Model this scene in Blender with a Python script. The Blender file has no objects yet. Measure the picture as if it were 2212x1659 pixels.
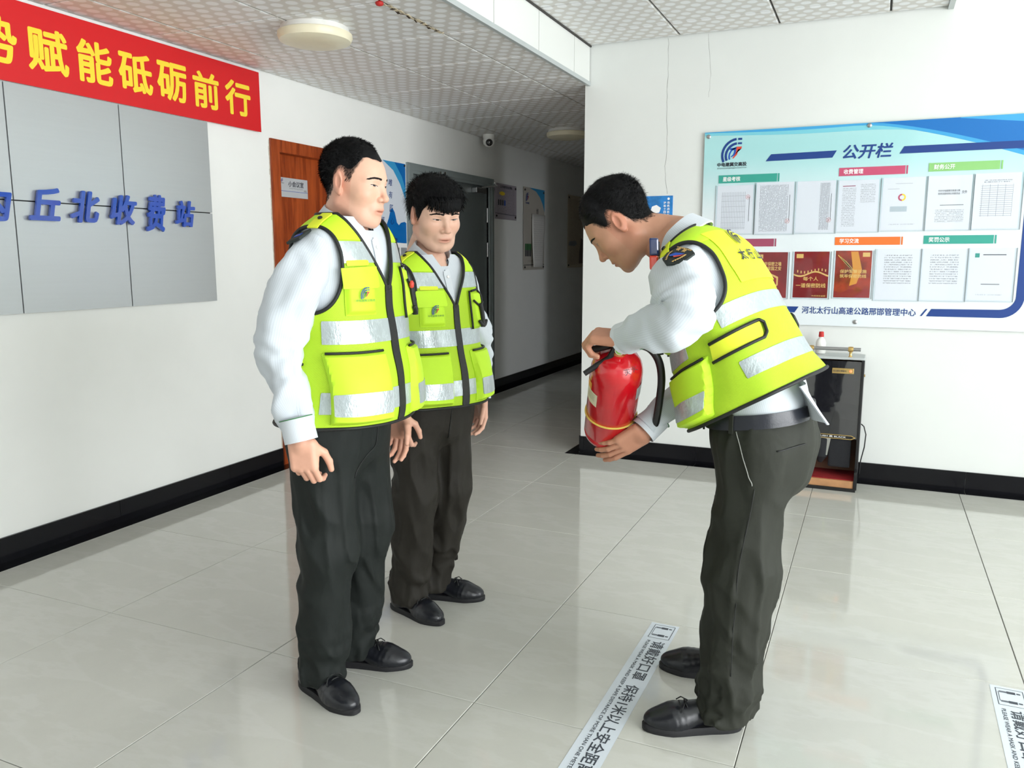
import bpy, bmesh, math, random
import numpy as np
from mathutils import Vector, Matrix
sc = bpy.context.scene
COL = sc.collection
R = math.radians
# ------------------------------------------------------------------ camera
cd = bpy.data.cameras.new('camera'); cam = bpy.data.objects.new('camera', cd); COL.objects.link(cam)
cd.sensor_fit = 'HORIZONTAL'; cd.sensor_width = 36.0; cd.lens = 1750.0 / 2212.0 * 36.0
cd.clip_start = .05; cd.clip_end = 200
cam.location = (0, 0, 1.39); cam.rotation_euler = (R(90 - 8.92), 0, R(24.02))
sc.camera = cam
# ------------------------------------------------------------------ world: plain overcast-bright sky outside
w = bpy.data.worlds.new('sky'); sc.world = w; w.use_nodes = True
bg = w.node_tree.nodes['Background']; bg.inputs[0].default_value = (.80, .90, 1.0, 1); bg.inputs[1].default_value = .5
# ------------------------------------------------------------------ daylight through the glazing
def area(name, loc, size, power, rot, col=(1, 1, 1)):
    l = bpy.data.lights.new(name, 'AREA'); l.shape = 'RECTANGLE'; l.size, l.size_y = size; l.energy = power; l.color = col
    o = bpy.data.objects.new(name, l); COL.objects.link(o); o.location = loc; o.rotation_euler = rot
    return o
area('daylight_east', (4.35, .45, 1.45), (2.5, 6.2), 660, (0, R(90), 0), (.965, .99, 1.0))
area('daylight_south', (2.4, -3.3, 1.45), (2.6, 2.5), 12, (R(90), 0, 0), (1.0, .985, .96))
area('daylight_side_room', (1.6, 8.42, 1.25), (1.9, .45), 26, (0, R(90), 0), (.93, .96, 1.0))
sc.view_settings.view_transform = 'Standard'; sc.view_settings.look = 'None'
sc.view_settings.exposure = -0.26; sc.view_settings.gamma = 1.0; sc.view_settings.use_curve_mapping = False
sc.cycles.use_denoising = True
sc.cycles.max_bounces = 7; sc.cycles.diffuse_bounces = 4; sc.cycles.glossy_bounces = 3; sc.cycles.use_adaptive_sampling = True; sc.cycles.adaptive_threshold = .06; sc.cycles.adaptive_min_samples = 20; sc.cycles.transparent_max_bounces = 6
sc.cycles.sample_clamp_indirect = 4.0
# ------------------------------------------------------------------ node expression helper
class X:
    def __init__(s, nt, k): s.nt = nt; s.k = k
    def _m(s, op, *o):
        n = s.nt.nodes.new('ShaderNodeMath'); n.operation = op
        for i, v in enumerate((s,) + o):
            if isinstance(v, X): s.nt.links.new(v.k, n.inputs[i])
            else: n.inputs[i].default_value = v
        return X(s.nt, n.outputs[0])
    def __add__(s, o): return s._m('ADD', o)
    def __sub__(s, o): return s._m('SUBTRACT', o)
    def __mul__(s, o): return s._m('MULTIPLY', o)
    def __gt__(s, o): return s._m('GREATER_THAN', o)
    def __lt__(s, o): return s._m('LESS_THAN', o)
    def f(s, op, *o): return s._m(op, *o)
    def step(s, a, b):
        n = s.nt.nodes.new('ShaderNodeMapRange'); n.interpolation_type = 'SMOOTHSTEP'
        s.nt.links.new(s.k, n.inputs[0]); n.inputs[1].default_value = a; n.inputs[2].default_value = b
        return X(s.nt, n.outputs[0])
def nodes(name):
    m = bpy.data.materials.new(name); m.use_nodes = True
    nt = m.node_tree; b = nt.nodes['Principled BSDF']
    return m, nt, b
def coords(nt, kind='Object'):
    t = nt.nodes.new('ShaderNodeTexCoord'); s = nt.nodes.new('ShaderNodeSeparateXYZ'); nt.links.new(t.outputs[kind], s.inputs[0])
    return [X(nt, s.outputs[i]) for i in range(3)], t.outputs[kind]
def noise(nt, vec, scale, detail=3, rough=.5, sx=(1, 1, 1)):
    mp = nt.nodes.new('ShaderNodeMapping'); mp.inputs['Scale'].default_value = sx; nt.links.new(vec, mp.inputs[0])
    n = nt.nodes.new('ShaderNodeTexNoise'); n.inputs['Scale'].default_value = scale; n.inputs['Detail'].default_value = detail
    n.inputs['Roughness'].default_value = rough; nt.links.new(mp.outputs[0], n.inputs['Vector'])
    return X(nt, n.outputs[0])
def mixc(nt, fac, a, b):
    n = nt.nodes.new('ShaderNodeMix'); n.data_type = 'RGBA'
    if isinstance(fac, X): nt.links.new(fac.k, n.inputs[0])
    else: n.inputs[0].default_value = fac
    for i, v in ((6, a), (7, b)):
        if isinstance(v, (tuple, list)): n.inputs[i].default_value = (*v[:3], 1)
        else: nt.links.new(v, n.inputs[i])
    return n.outputs[2]
def bump(nt, b, h, strength=.3, dist=.002):
    n = nt.nodes.new('ShaderNodeBump'); n.inputs['Strength'].default_value = strength; n.inputs['Distance'].default_value = dist
    nt.links.new(h.k, n.inputs['Height']); nt.links.new(n.outputs[0], b.inputs['Normal'])
def s2l(*c):  # sRGB 0-255 -> linear
    return tuple(((v / 255 + .055) / 1.055) ** 2.4 if v > 10 else v / 255 / 12.92 for v in c)
def pbr(name, col, rough=.5, metal=0., var=0., vs=6., bs=0., bscale=60., coat=0., spec=.5, sx=(1, 1, 1), sheen=0.):
    m, nt, b = nodes(name)
    b.inputs['Roughness'].default_value = rough; b.inputs['Metallic'].default_value = metal
    b.inputs['Coat Weight'].default_value = coat; b.inputs['Specular IOR Level'].default_value = spec
    b.inputs['Coat Roughness'].default_value = .05; b.inputs['Sheen Weight'].default_value = sheen
    b.inputs['Base Color'].default_value = (*col, 1)
    if var or bs:
        c, v = coords(nt)
        if var:
            n = noise(nt, v, vs, 4, .6, sx)
            nt.links.new(mixc(nt, n.step(.3, .7), tuple(x * (1 - var) for x in col), tuple(min(1, x * (1 + var * .5)) for x in col)), b.inputs['Base Color'])
        if bs: bump(nt, b, noise(nt, v, bscale, 3, .6, sx), bs)
    return m
M = {}
M['wall_b'] = pbr('wall_paint_shaded', s2l(226, 229, 226), .55, var=.03, vs=1.2, bs=.06, bscale=90)  # darker copy of the wall paint; weaker light on this wall put into colour
M['wall'] = pbr('wall_paint', s2l(247, 248, 245), .55, var=.03, vs=1.2, bs=.06, bscale=90)
M['wall2'] = pbr('corridor_paint', s2l(212, 206, 194), .5, var=.03, vs=1.2, bs=.05, bscale=90)
M['black_stone'] = pbr('black_stone', (.005, .005, .007), .14, var=.3, vs=30, spec=.25)
M['grout'] = pbr('dark_grout', (.075, .07, .06), .8)
M['groove'] = pbr('ceiling_groove', (.05, .047, .043), .8)
M['white_trim'] = pbr('white_trim', s2l(232, 234, 230), .35)
M['grey_trim'] = pbr('grey_trim', s2l(190, 196, 196), .4, .2)
M['white_pl'] = pbr('white_plastic', s2l(238, 238, 234), .35)
M['cream_pl'] = pbr('cream_diffuser', s2l(236, 228, 200), .35, var=.04, vs=9)
M['black'] = pbr('black_plastic', (.008, .008, .009), .35)
M['gloss_black'] = pbr('gloss_black', (.006, .006, .007), .03, coat=1.0)
M['steel'] = pbr('steel', (.45, .45, .46), .3, 1.0)
M['brass'] = pbr('brass', (.75, .52, .2), .25, 1.0)
M['chrome'] = pbr('chrome', (.7, .7, .7), .12, 1.0)
def floor_mat():
    m, nt, b = nodes('polished_floor_tile')
    (x, y, z), v = coords(nt)
    n = noise(nt, v, 1.4, 6, .62, (1, 2.6, 1)); n2 = noise(nt, v, 7, 5, .7)
    vein = (n - .5).f('ABSOLUTE').step(.0, .05)
    c = mixc(nt, n2.step(.25, .75), s2l(196, 196, 188), s2l(200, 200, 192))
    c = mixc(nt, vein, s2l(202, 202, 195), c)
    nt.links.new(c, b.inputs['Base Color'])
    b.inputs['Roughness'].default_value = .07; b.inputs['Specular IOR Level'].default_value = .62
    return m
M['floor'] = floor_mat()
def ceil_mat():
    m, nt, b = nodes('dotted_ceiling_panel')
    (x, y, z), v = coords(nt)
    def lat(o):
        a = (((x * (1 / .085)) + (.5 + o)).f('FRACT') - .5) * .085; c = (((y * (1 / .14)) + (.5 + o)).f('FRACT') - .5) * .14
        return a * a + c * c
    p = lat(0).f('MINIMUM', lat(.5)).f('SQRT')
    nt.links.new(mixc(nt, p.step(.024, .033), s2l(240, 241, 242), s2l(214, 211, 206)), b.inputs['Base Color'])
    b.inputs['Roughness'].default_value = .45
    return m
M['ceil'] = ceil_mat()
def wood_mat():
    m, nt, b = nodes('red_brown_wood')
    (x, y, z), v = coords(nt)
    n = noise(nt, v, 9, 6, .6, (3, 3, .25)); n2 = noise(nt, v, 60, 3, .5, (3, 3, .12))
    c = mixc(nt, n.step(.3, .7), s2l(128, 50, 18), s2l(178, 82, 36))
    nt.links.new(mixc(nt, (n2.step(.5, .75)) * .35, c, s2l(95, 34, 12)), b.inputs['Base Color'])
    b.inputs['Roughness'].default_value = .32
    return m
M['wood'] = wood_mat()
# ------------------------------------------------------------------ mesh building
class MB:
    def __init__(s): s.v = []; s.f = []
    def add(s, vs, fs):
        o = len(s.v); s.v += [tuple(p) for p in vs]; s.f += [tuple(i + o for i in f) for f in fs]; return s
    def box(s, a, b):
        x0, y0, z0 = a; x1, y1, z1 = b
        return s.add([(x0, y0, z0), (x1, y0, z0), (x1, y1, z0), (x0, y1, z0), (x0, y0, z1), (x1, y0, z1), (x1, y1, z1), (x0, y1, z1)],
                     [(0, 3, 2, 1), (4, 5, 6, 7), (0, 1, 5, 4), (1, 2, 6, 5), (2, 3, 7, 6), (3, 0, 4, 7)])
    def obox(s, c, ax, h):  # oriented box: centre, 3 axes, half sizes
        c = Vector(c); A = [Vector(a).normalized() * k for a, k in zip(ax, h)]
        vs = [c + A[0] * i + A[1] * j + A[2] * k for k in (-1, 1) for i, j in ((-1, -1), (1, -1), (1, 1), (-1, 1))]
        return s.add(vs, [(0, 3, 2, 1), (4, 5, 6, 7), (0, 1, 5, 4), (1, 2, 6, 5), (2, 3, 7, 6), (3, 0, 4, 7)])
    def tube(s, pts, r, n=8, cap=True, closed=False, flat=None):
        pts = [Vector(p) for p in pts]; N = len(pts); rs = r if isinstance(r, (list, tuple)) else [r] * N
        ring = []; pu = None
        for i, p in enumerate(pts):
            if closed: t = pts[(i + 1) % N] - pts[i - 1]
            else: t = pts[min(i + 1, N - 1)] - pts[max(i - 1, 0)]
            if t.length < 1e-9: t = Vector((0, 0, 1))
            t.normalize()
            if pu is None: pu = t.orthogonal().normalized()
            u = pu - t * pu.dot(t)
            if u.length < 1e-6: u = t.orthogonal()
            u.normalize(); pu = u; q = t.cross(u)
            ring.append([p + (u * math.cos(2 * math.pi * k / n) + q * math.sin(2 * math.pi * k / n)) * rs[i] for k in range(n)])
        fs = []
        for i in range(N if closed else N - 1):
            j = (i + 1) % N
            for k in range(n): fs.append((i * n + k, i * n + (k + 1) % n, j * n + (k + 1) % n, j * n + k))
        if cap and not closed: fs += [tuple(reversed(range(n))), tuple(range((N - 1) * n, N * n))]
        return s.add([p for r_ in ring for p in r_], fs)
    def lathe(s, prof, n=32, o=(0, 0, 0), ax=(0, 0, 1), xd=None):
        ax = Vector(ax).normalized(); u = Vector(xd).normalized() if xd else ax.orthogonal().normalized(); u = (u - ax * u.dot(ax)).normalized(); q = ax.cross(u); o = Vector(o)
        vs = [o + ax * h + (u * math.cos(2 * math.pi * k / n) + q * math.sin(2 * math.pi * k / n)) * max(r, 1e-5) for r, h in prof for k in range(n)]
        fs = [(i * n + k, i * n + (k + 1) % n, (i + 1) * n + (k + 1) % n, (i + 1) * n + k) for i in range(len(prof) - 1) for k in range(n)]
        fs += [tuple(reversed(range(n))), tuple(range((len(prof) - 1) * n, len(prof) * n))]
        return s.add(vs, fs)
    def prism(s, poly, o, xd, yd, d):  # 2D polygon extruded along xd x yd by d
        o, xd, yd = Vector(o), Vector(xd), Vector(yd); z = xd.cross(yd).normalized() * d; n = len(poly)
        vs = [o + xd * a + yd * b for a, b in poly]; vs += [p + z for p in vs]
        return s.add(vs, [tuple(reversed(range(n))), tuple(range(n, 2 * n))] + [(i, (i + 1) % n, (i + 1) % n + n, i + n) for i in range(n)])
    def mesh(s, name):
        me = bpy.data.meshes.new(name); me.from_pydata(s.v, [], s.f); me.update(); return me
    def build(s, name, mat, parent=None, smooth=False, bevel=0, local=False, center=False):
        return link(s.mesh(name), name, mat, parent, smooth, bevel, local, center)
def link(me, name, mat, parent=None, smooth=False, bevel=0, local=False, center=False):
    o = bpy.data.objects.new(name, me); COL.objects.link(o)
    if mat is not None and not me.materials: me.materials.append(M[mat] if isinstance(mat, str) else mat)
    if smooth:
        me.polygons.foreach_set('use_smooth', [True] * len(me.polygons))
        if smooth == 'a': me.set_sharp_from_angle(angle=R(40))
    if bevel:
        bm = bmesh.new(); bm.from_mesh(me)
        bmesh.ops.bevel(bm, geom=[e for e in bm.edges], offset=bevel, segments=2, affect='EDGES', profile=.6)
        bm.to_mesh(me); bm.free()
    if parent is not None:
        o.parent = parent
        if not local: o.location = -parent.location
    elif center and len(me.vertices):
        a = np.empty(len(me.vertices) * 3, 'f4'); me.vertices.foreach_get('co', a); a = a.reshape(-1, 3)
        c = Vector(((a[:, 0].min() + a[:, 0].max()) / 2, (a[:, 1].min() + a[:, 1].max()) / 2, a[:, 2].min()))
        me.transform(Matrix.Translation(-c)); o.location = c
    return o
def tag(o, label=None, cat=None, group=None, kind=None):
    if label: o['label'] = label
    if cat: o['category'] = cat
    if group: o['group'] = group
    if kind: o['kind'] = kind
    return o
def thing(name, label, cat, loc=(0, 0, 0), rz=0, group=None):
    o = bpy.data.objects.new(name, None); COL.objects.link(o); o.location = loc; o.rotation_euler = (0, 0, rz); o.empty_display_size = .1
    return tag(o, label, cat, group)
def struct(name, mb, mat, parent=None, **k):
    o = mb.build(name, mat, parent, **k)
    if parent is None: tag(o, kind='structure')
    return o
def text(s, o, xd, yd, w, h, name, mat, parent, bold=.0, ext=.0, shear=0., local=False, keep=False):
    """lettering fitted in the box w x h whose lower-left corner is o (on a plane spanned by xd, yd)"""
    cu = bpy.data.curves.new('t', 'FONT'); cu.body = s; cu.size = 1; cu.shear = shear; cu.resolution_u = 3
    ob = bpy.data.objects.new('t', cu); COL.objects.link(ob)
    dg = bpy.context.evaluated_depsgraph_get(); dg.update()
    me = bpy.data.meshes.new_from_object(ob.evaluated_get(dg))
    bpy.data.objects.remove(ob); bpy.data.curves.remove(cu)
    n = len(me.vertices)
    if n == 0: return None
    if bold:                      # heavier strokes: shifted copies of the outline in one flat mesh
        bm = bmesh.new(); bm.from_mesh(me); src = bm.verts[:] + bm.edges[:] + bm.faces[:]
        for k in range(8):
            r = bmesh.ops.duplicate(bm, geom=src); bmesh.ops.translate(bm, verts=[v for v in r['geom'] if isinstance(v, bmesh.types.BMVert)], vec=(bold * math.cos(k * math.pi / 4), bold * math.sin(k * math.pi / 4), (k + 1) * 4e-5))
        bm.to_mesh(me); bm.free(); n = len(me.vertices)
    a = np.empty(n * 3, 'f4'); me.vertices.foreach_get('co', a); a = a.reshape(-1, 3)
    lo, hi = a.min(0), a.max(0); sx = w / max(hi[0] - lo[0], 1e-6); sy = h / max(hi[1] - lo[1], 1e-6)
    if keep: sx = sy = min(sx, sy)
    xd, yd, o = Vector(xd).normalized(), Vector(yd).normalized(), Vector(o); zd = xd.cross(yd)
    T = Matrix(((xd.x * sx, yd.x * sy, zd.x, 0), (xd.y * sx, yd.y * sy, zd.y, 0), (xd.z * sx, yd.z * sy, zd.z, 0), (0, 0, 0, 1)))
    me.transform(Matrix.Translation(o) @ T @ Matrix.Translation((-lo[0], -lo[1], 0)))
    me.name = name; me.materials.clear()
    if ext:
        bm = bmesh.new(); bm.from_mesh(me)
        r = bmesh.ops.extrude_face_region(bm, geom=bm.faces[:])
        bmesh.ops.translate(bm, verts=[v for v in r['geom'] if isinstance(v, bmesh.types.BMVert)], vec=zd * ext)
        bm.to_mesh(me); bm.free()
    return link(me, name, mat, parent, local=local)
rnd = random.Random(7)
# ================================================================== the setting
XW = -3.585; YB = 5.41; XC = -1.87; ZL = 2.535; ZH = 2.78
PI = .803; FX0 = -1.075; FY0 = 2.118
fl = struct('floor', MB().box((XW - .1, -3.4, -.12), (4.3, 13.2, -.004)), 'grout')
me = None
def tile_mesh(name, sx, sy, z0, z1, ch=.0015):
    mb = MB(); a, b = sx / 2, sy / 2
    v = [(-a, -b, z0), (a, -b, z0), (a, b, z0), (-a, b, z0), (-a, -b, z1 - ch), (a, -b, z1 - ch), (a, b, z1 - ch), (-a, b, z1 - ch),
         (-a + ch, -b + ch, z1), (a - ch, -b + ch, z1), (a - ch, b - ch, z1), (-a + ch, b - ch, z1)]
    f = [(0, 3, 2, 1)] + [(i, (i + 1) % 4, (i + 1) % 4 + 4, i + 4) for i in range(4)] + [(i + 4, (i + 1) % 4 + 4, (i + 1) % 4 + 8, i + 8) for i in range(4)] + [(8, 9, 10, 11)]
    return mb.add(v, f).mesh(name)
tm = tile_mesh('floor_tile', PI - .0025, PI - .0025, -.012, 0); tm.materials.append(M['floor'])
def rep(mesh, name, parent, loc):
    o = bpy.data.objects.new(name, mesh); COL.objects.link(o); o.parent = parent; o.location = Vector(loc) - parent.location; return o
fmeshes = {}
def tile_fit(x0, x1, y0, y1):
    k = (round(x1 - x0, 3), round(y1 - y0, 3))
    if k not in fmeshes:
        fmeshes[k] = tile_mesh('floor_tile', k[0] - .0025, k[1] - .0025, -.012, 0); fmeshes[k].materials.append(M['floor'])
    rep(fmeshes[k], 'floor_tile', fl, ((x0 + x1) / 2, (y0 + y1) / 2, 0))
xs = [FX0 + PI * i for i in range(-4, 7)]; ys = [FY0 + PI * i for i in range(-6, 14)]
for i in range(len(xs) - 1):
    for j in range(len(ys) - 1):
        x0, x1, y0, y1 = max(xs[i], XW), min(xs[i + 1], 4.1), max(ys[j], -3.1), ys[j + 1]
        if x0 >= XC - .02 and y0 > YB: continue
        if x1 - x0 < .03 or y1 - y0 < .03: continue
        tile_fit(x0, x1, y0, y1)
# walls
w = MB(); TH = .16
for y0, y1, z0, z1 in ((-3.2, 4.32, 0, 3.4), (4.32, 5.16, 2.065, 3.4), (5.16, 5.985, 0, 3.4), (5.985, 7.46, 2.085, 3.4), (7.46, 13.2, 0, 3.4)):
    w.box((XW - TH, y0, z0), (XW, y1, z1))
wall_left = struct('wall_left', w, 'wall')
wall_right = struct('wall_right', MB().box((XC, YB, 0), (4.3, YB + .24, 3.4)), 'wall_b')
w = MB()
for y0, y1, z0, z1 in ((YB + .24, 8.02, 0, 3.4), (8.02, 8.82, 2.08, 3.4), (8.82, 13.2, 0, 3.4)): w.box((XC, y0, z0), (XC + .2, y1, z1))
struct('wall_corridor', w, 'wall2')
struct('wall_far', MB().box((XW - TH, 13.2, 0), (4.3, 13.36, 3.4)), 'wall2')
w = MB()
for a in (((4.14, -3.2, 0), (4.3, -2.7, 3.4)), ((4.14, -2.7, 2.72), (4.3, 3.6, 3.4)), ((4.14, -2.7, 0), (4.3, 3.6, .12)), ((4.14, 3.6, 0), (4.3, 13.2, 3.4))): w.box(*a)
struct('wall_east', w, 'wall')
w = MB()
for a in (((XW - TH, -3.2, 0), (1.0, -3.04, 3.4)), ((1.0, -3.2, 2.72), (3.8, -3.04, 3.4)), ((1.0, -3.2, 0), (3.8, -3.04, .05)), ((3.8, -3.2, 0), (4.3, -3.04, 3.4))): w.box(*a)
struct('wall_back', w, 'wall')
# window frames
def win(name, horiz, a0, a1, c, z0, z1, n):
    mb = MB(); t = .03
    def bar(u0, u1, za, zb):
        if horiz: mb.box((u0, c - t, za), (u1, c + t, zb))
        else: mb.box((c - t, u0, za), (c + t, u1, zb))
    for i in range(n + 1):
        u = a0 + (a1 - a0) * i / n; bar(max(a0, u - .03), min(a1, u + .03), z0, z1)
    bar(a0, a1, z0, z0 + .06); bar(a0, a1, z1 - .06, z1); bar(a0, a1, 2.1, 2.15)
    return tag(mb.build(name, 'grey_trim'), kind='structure')
win('window_1', False, -2.7, 3.6, 4.2, .12, 2.72, 6); win('window_2', True, 1.0, 3.8, -3.1, .05, 2.72, 3)
# skirting and black floor border
def skirting(name, segs, axis, const, out, z, t, label=None):
    root = thing(name, None, None); root['kind'] = 'structure'
    for a, b in segs:
        p = MB()
        lo, hi = sorted((const, const + out * t))
        g = .001
        if axis == 'y': p.box((lo, a + g, 0), (hi, b - g, z))
        else: p.box((a + g, lo, 0), (b - g, hi, z))
        p.build('baseboard_tile', 'black_stone', root)
    return root
def cuts(a, b, step, ph):
    r = [a]; k = math.ceil((a - ph) / step + .01) * step + ph
    while k < b - .01: r.append(k); k += step
    r.append(b); return list(zip(r[:-1], r[1:]))
skirting('baseboard_left', cuts(-3, 4.235, .803, 2.93) + cuts(5.24, 5.895, .803, 2.93) + cuts(7.565, 13, .803, 2.93), 'y', XW, 1, .118, .012)
skirting('baseboard_right', cuts(XC, 4.1, .803, .565), 'x', YB, -1, .118, .012)
skirting('baseboard_corridor', cuts(YB, 8.0, .803, .2) + cuts(8.84, 13, .803, .2), 'y', XC, -1, .118, .012)
def strip(name, segs, axis, c0, c1):
    root = thing(name, None, None); root['kind'] = 'structure'
    for a, b in segs:
        p = MB(); g = .0008
        if axis == 'y': p.box((c0, a + g, -.006), (c1, b - g, .0012))
        else: p.box((a + g, c0, -.006), (b - g, c1, .0012))
        p.build('border_tile', 'black_stone', root)
strip('trim_1', cuts(-3, 13, .803, 2.93), 'y', XW + .012, -3.487)
strip('trim_2', cuts(-1.96, 4.1, .803, .565), 'x', 5.323, YB - .012)
strip('trim_3', cuts(YB - .011, 13, .803, .2), 'y', -1.96, XC - .012)
# ceilings
ceil = struct('ceiling', MB().box((XW, -3.1, ZL + .012), (-1.85, 13.2, ZL + .1)), 'groove')
GP = .593
cxs = [XW, -3.32, -3.32 + GP, -3.32 + 2 * GP, -1.852]; cys = [3.33 + GP * k for k in range(-6, 17)]
cm = {}
def panel(parent, x0, x1, y0, y1, z, gx=.008):
    k = (round(x1 - x0, 3), round(y1 - y0, 3))
    if k not in cm:
        mb = MB(); a, b = k[0] / 2 - gx / 2, k[1] / 2 - gx / 2; c = .006
        mb.add([(-a, -b, .012), (a, -b, .012), (a, b, .012), (-a, b, .012), (-a, -b, .003), (a, -b, .003), (a, b, .003), (-a, b, .003), (-a + c, -b + c, 0), (a - c, -b + c, 0), (a - c, b - c, 0), (-a + c, b - c, 0)],
               [(0, 1, 2, 3)] + [((i + 1) % 4, i, i + 4, (i + 1) % 4 + 4) for i in range(4)] + [((i + 1) % 4 + 4, i + 4, i + 8, (i + 1) % 4 + 8) for i in range(4)] + [(11, 10, 9, 8)])
        cm[k] = mb.mesh('ceiling_panel'); cm[k].materials.append(M['ceil'])
    rep(cm[k], 'ceiling_panel', parent, ((x0 + x1) / 2, (y0 + y1) / 2, z))
for i in range(4):
    for j in range(len(cys) - 1): panel(ceil, cxs[i], cxs[i + 1], cys[j], cys[j + 1], ZL)
# torn seam tape between two panels
tape = MB(); tape2 = MB(); rr = random.Random(3)
for k in range(26):
    y = 3.34 + .022 * k; tape.obox((-2.13 + rr.uniform(-.006, .006), y, ZL - rr.uniform(.001, .006)), ((1, rr.uniform(-.3, .3), 0), (rr.uniform(-.2, .2), 1, rr.uniform(-.2, .2)), (0, 0, 1)), (rr.uniform(.004, .011), .013, .0012))
for k in range(9):
    y = 3.42 + .05 * k + rr.uniform(-.01, .01); tape2.obox((-2.13 + rr.uniform(-.008, .008), y, ZL - .006), ((1, rr.uniform(-.4, .4), 0), (0, 1, rr.uniform(-.5, .5)), (0, 0, 1)), (rr.uniform(.003, .008), rr.uniform(.008, .02), .001))
M['tape_w'] = pbr('torn_tape', s2l(205, 192, 165), .8, var=.3, vs=40); M['tape_d'] = pbr('tape_glue', (.035, .022, .012), .8); M['red'] = pbr('red_cloth', s2l(190, 40, 36), .6)
tape.build('torn_tape', 'tape_w', ceil); tape2.build('glue_residue', 'tape_d', ceil)
MB().lathe([(.004, -.012), (.016, -.008), (.02, 0), (.014, .01)], 10, (-2.142, 3.325, ZL - .006)).build('red_tie', 'red', ceil, smooth=True)
# raised ceiling and its fascia
ceil2 = struct('ceiling_raised', MB().box((-1.84, -3.1, ZH + .012), (.285, YB, ZH + .08)), 'groove')
hx = [-1.84, -1.235, -.628, -.018, .285]; hy = [YB - .012, 5.10, 4.505, 3.905, 3.305, 2.705, 2.105, 1.505, .905, .305]
hy = sorted(hy)
for i in range(4):
    for j in range(len(hy) - 1): panel(ceil2, hx[i], hx[i + 1], hy[j], hy[j + 1], ZH, .012)
struct('ceiling_high', MB().box((.285, -3.1, 3.38), (4.3, YB, 3.45)), 'white_trim')
f = thing('trim_4', None, None); f['kind'] = 'structure'
fy = [-3.0] + [3.30 - .6 * k for k in range(8, -1, -1)] + [3.90, 4.50, 5.095, YB - .006]
for a, b in zip(fy[:-1], fy[1:]): MB().box((-1.846, a + .004, ZL + .016), (-1.838, b - .004, ZH - .006)).build('fascia_panel', 'white_trim', f)
MB().box((-1.853, -3, ZL - .012), (-1.832, YB - .003, ZL + .014)).build('edge_strip', 'grey_trim', f)
MB().box((-1.852, -3, ZL + .014), (-1.846, YB - .003, ZH + .05)).build('backing', 'groove', f)
MB().box((-1.84, -3, ZH - .01), (-1.828, YB - .003, ZH)).build('corner_strip', 'groove', f)
f2 = thing('trim_5', None, None); f2['kind'] = 'structure'
MB().box((.283, -3, ZH - .012), (.30, YB - .003, ZH + .6)).build('fascia_panel', 'white_trim', f2)
MB().box((.274, -3, ZH - .016), (.303, YB - .003, ZH - .008)).build('edge_strip', 'grey_trim', f2)
# hairline cracks in the plaster
M['crack'] = pbr('plaster_crack', s2l(120, 118, 112), .9)
def ribbon(pts, wd, name, parent, y):
    mb = MB(); vs = []
    for i, (x, z) in enumerate(pts): k = wd * (.4 + .6 * rr.random()); vs += [(x - k, y, z), (x + k, y, z)]
    mb.add(vs, [(2 * i, 2 * i + 1, 2 * i + 3, 2 * i + 2) for i in range(len(pts) - 1)]); return mb.build(name, 'crack', parent)
def jag(pts, n=6, a=.004):
    out = []
    for (x0, z0), (x1, z1) in zip(pts[:-1], pts[1:]):
        for k in range(n): t = k / n; out.append((x0 + (x1 - x0) * t + rr.uniform(-a, a), z0 + (z1 - z0) * t))
    return out + [pts[-1]]
ribbon(jag([(-1.311, 2.775), (-1.309, 2.584), (-1.312, 2.384), (-1.302, 2.151), (-1.311, 1.946), (-1.29, 1.80)]), .0012, 'crack', wall_right, YB - .0006)
ribbon(jag([(-1.059, 2.775), (-1.035, 2.532), (-1.042, 2.392)]), .0006, 'crack', wall_right, YB - .0006)
# wooden door
d1 = thing('door_1', None, None, (XW, 4.74, 0)); d1['kind'] = 'structure'
mb = MB(); fr = .014
mb.box((XW - .12, 4.243, 0), (XW + fr, 4.325, 2.137)).box((XW - .12, 5.155, 0), (XW + fr, 5.237, 2.137)).box((XW - .12, 4.325, 2.06), (XW + fr, 5.155, 2.137))
mb.build('door_frame', 'wood', d1)
MB().box((XW - .10, 4.325, .005), (XW - .06, 5.155, 2.06)).build('door_leaf', 'wood', d1)
mb = MB().lathe([(.008, 0), (.008, .05), (.012, .055)], 12, (XW - .06, 4.40, 1.02), (1, 0, 0)).tube([(XW - .01, 4.40, 1.02), (XW - .01, 4.52, 1.02)], .009, 8)
mb.build('door_handle', 'steel', d1, smooth='a')
M['plaster_raw'] = pbr('raw_plaster', s2l(205, 196, 180), .9, var=.2, vs=30)
mb = MB(); zz = 0.12
while zz < 2.12:
    h = rr.uniform(.03, .09); mb.box((XW - .001, 4.243 - rr.uniform(.004, .012), zz), (XW + .002, 4.2435, zz + h)); zz += h
mb.build('plaster_edge', 'plaster_raw', d1)
# grey steel door
M['grey_steel'] = pbr('grey_painted_steel', s2l(150, 160, 160), .32, .25, var=.05, vs=4)
M['grey_leaf'] = pbr('grey_door_leaf', s2l(120, 128, 128), .3, .25, var=.05, vs=4)
d2 = thing('door_2', None, None, (XW, 6.72, 0)); d2['kind'] = 'structure'
mb = MB().box((XW - .12, 5.899, 0), (XW + .02, 5.985, 2.158)).box((XW - .12, 7.46, 0), (XW + .02, 7.556, 2.158)).box((XW - .12, 5.985, 2.075), (XW + .02, 7.46, 2.158))
mb.build('door_frame', 'grey_steel', d2)
MB().box((XW + .018, 5.92, 2.10), (XW + .026, 7.54, 2.145)).box((XW + .018, 5.915, 0), (XW + .026, 5.955, 2.1)).box((XW + .018, 7.50, 0), (XW + .026, 7.54, 2.1)).build('frame_moulding', 'grey_steel', d2)
MB().box((XW - .06, 5.99, .01), (XW - .012, 7.455, 2.072)).build('door_leaf', 'grey_leaf', d2)
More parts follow.
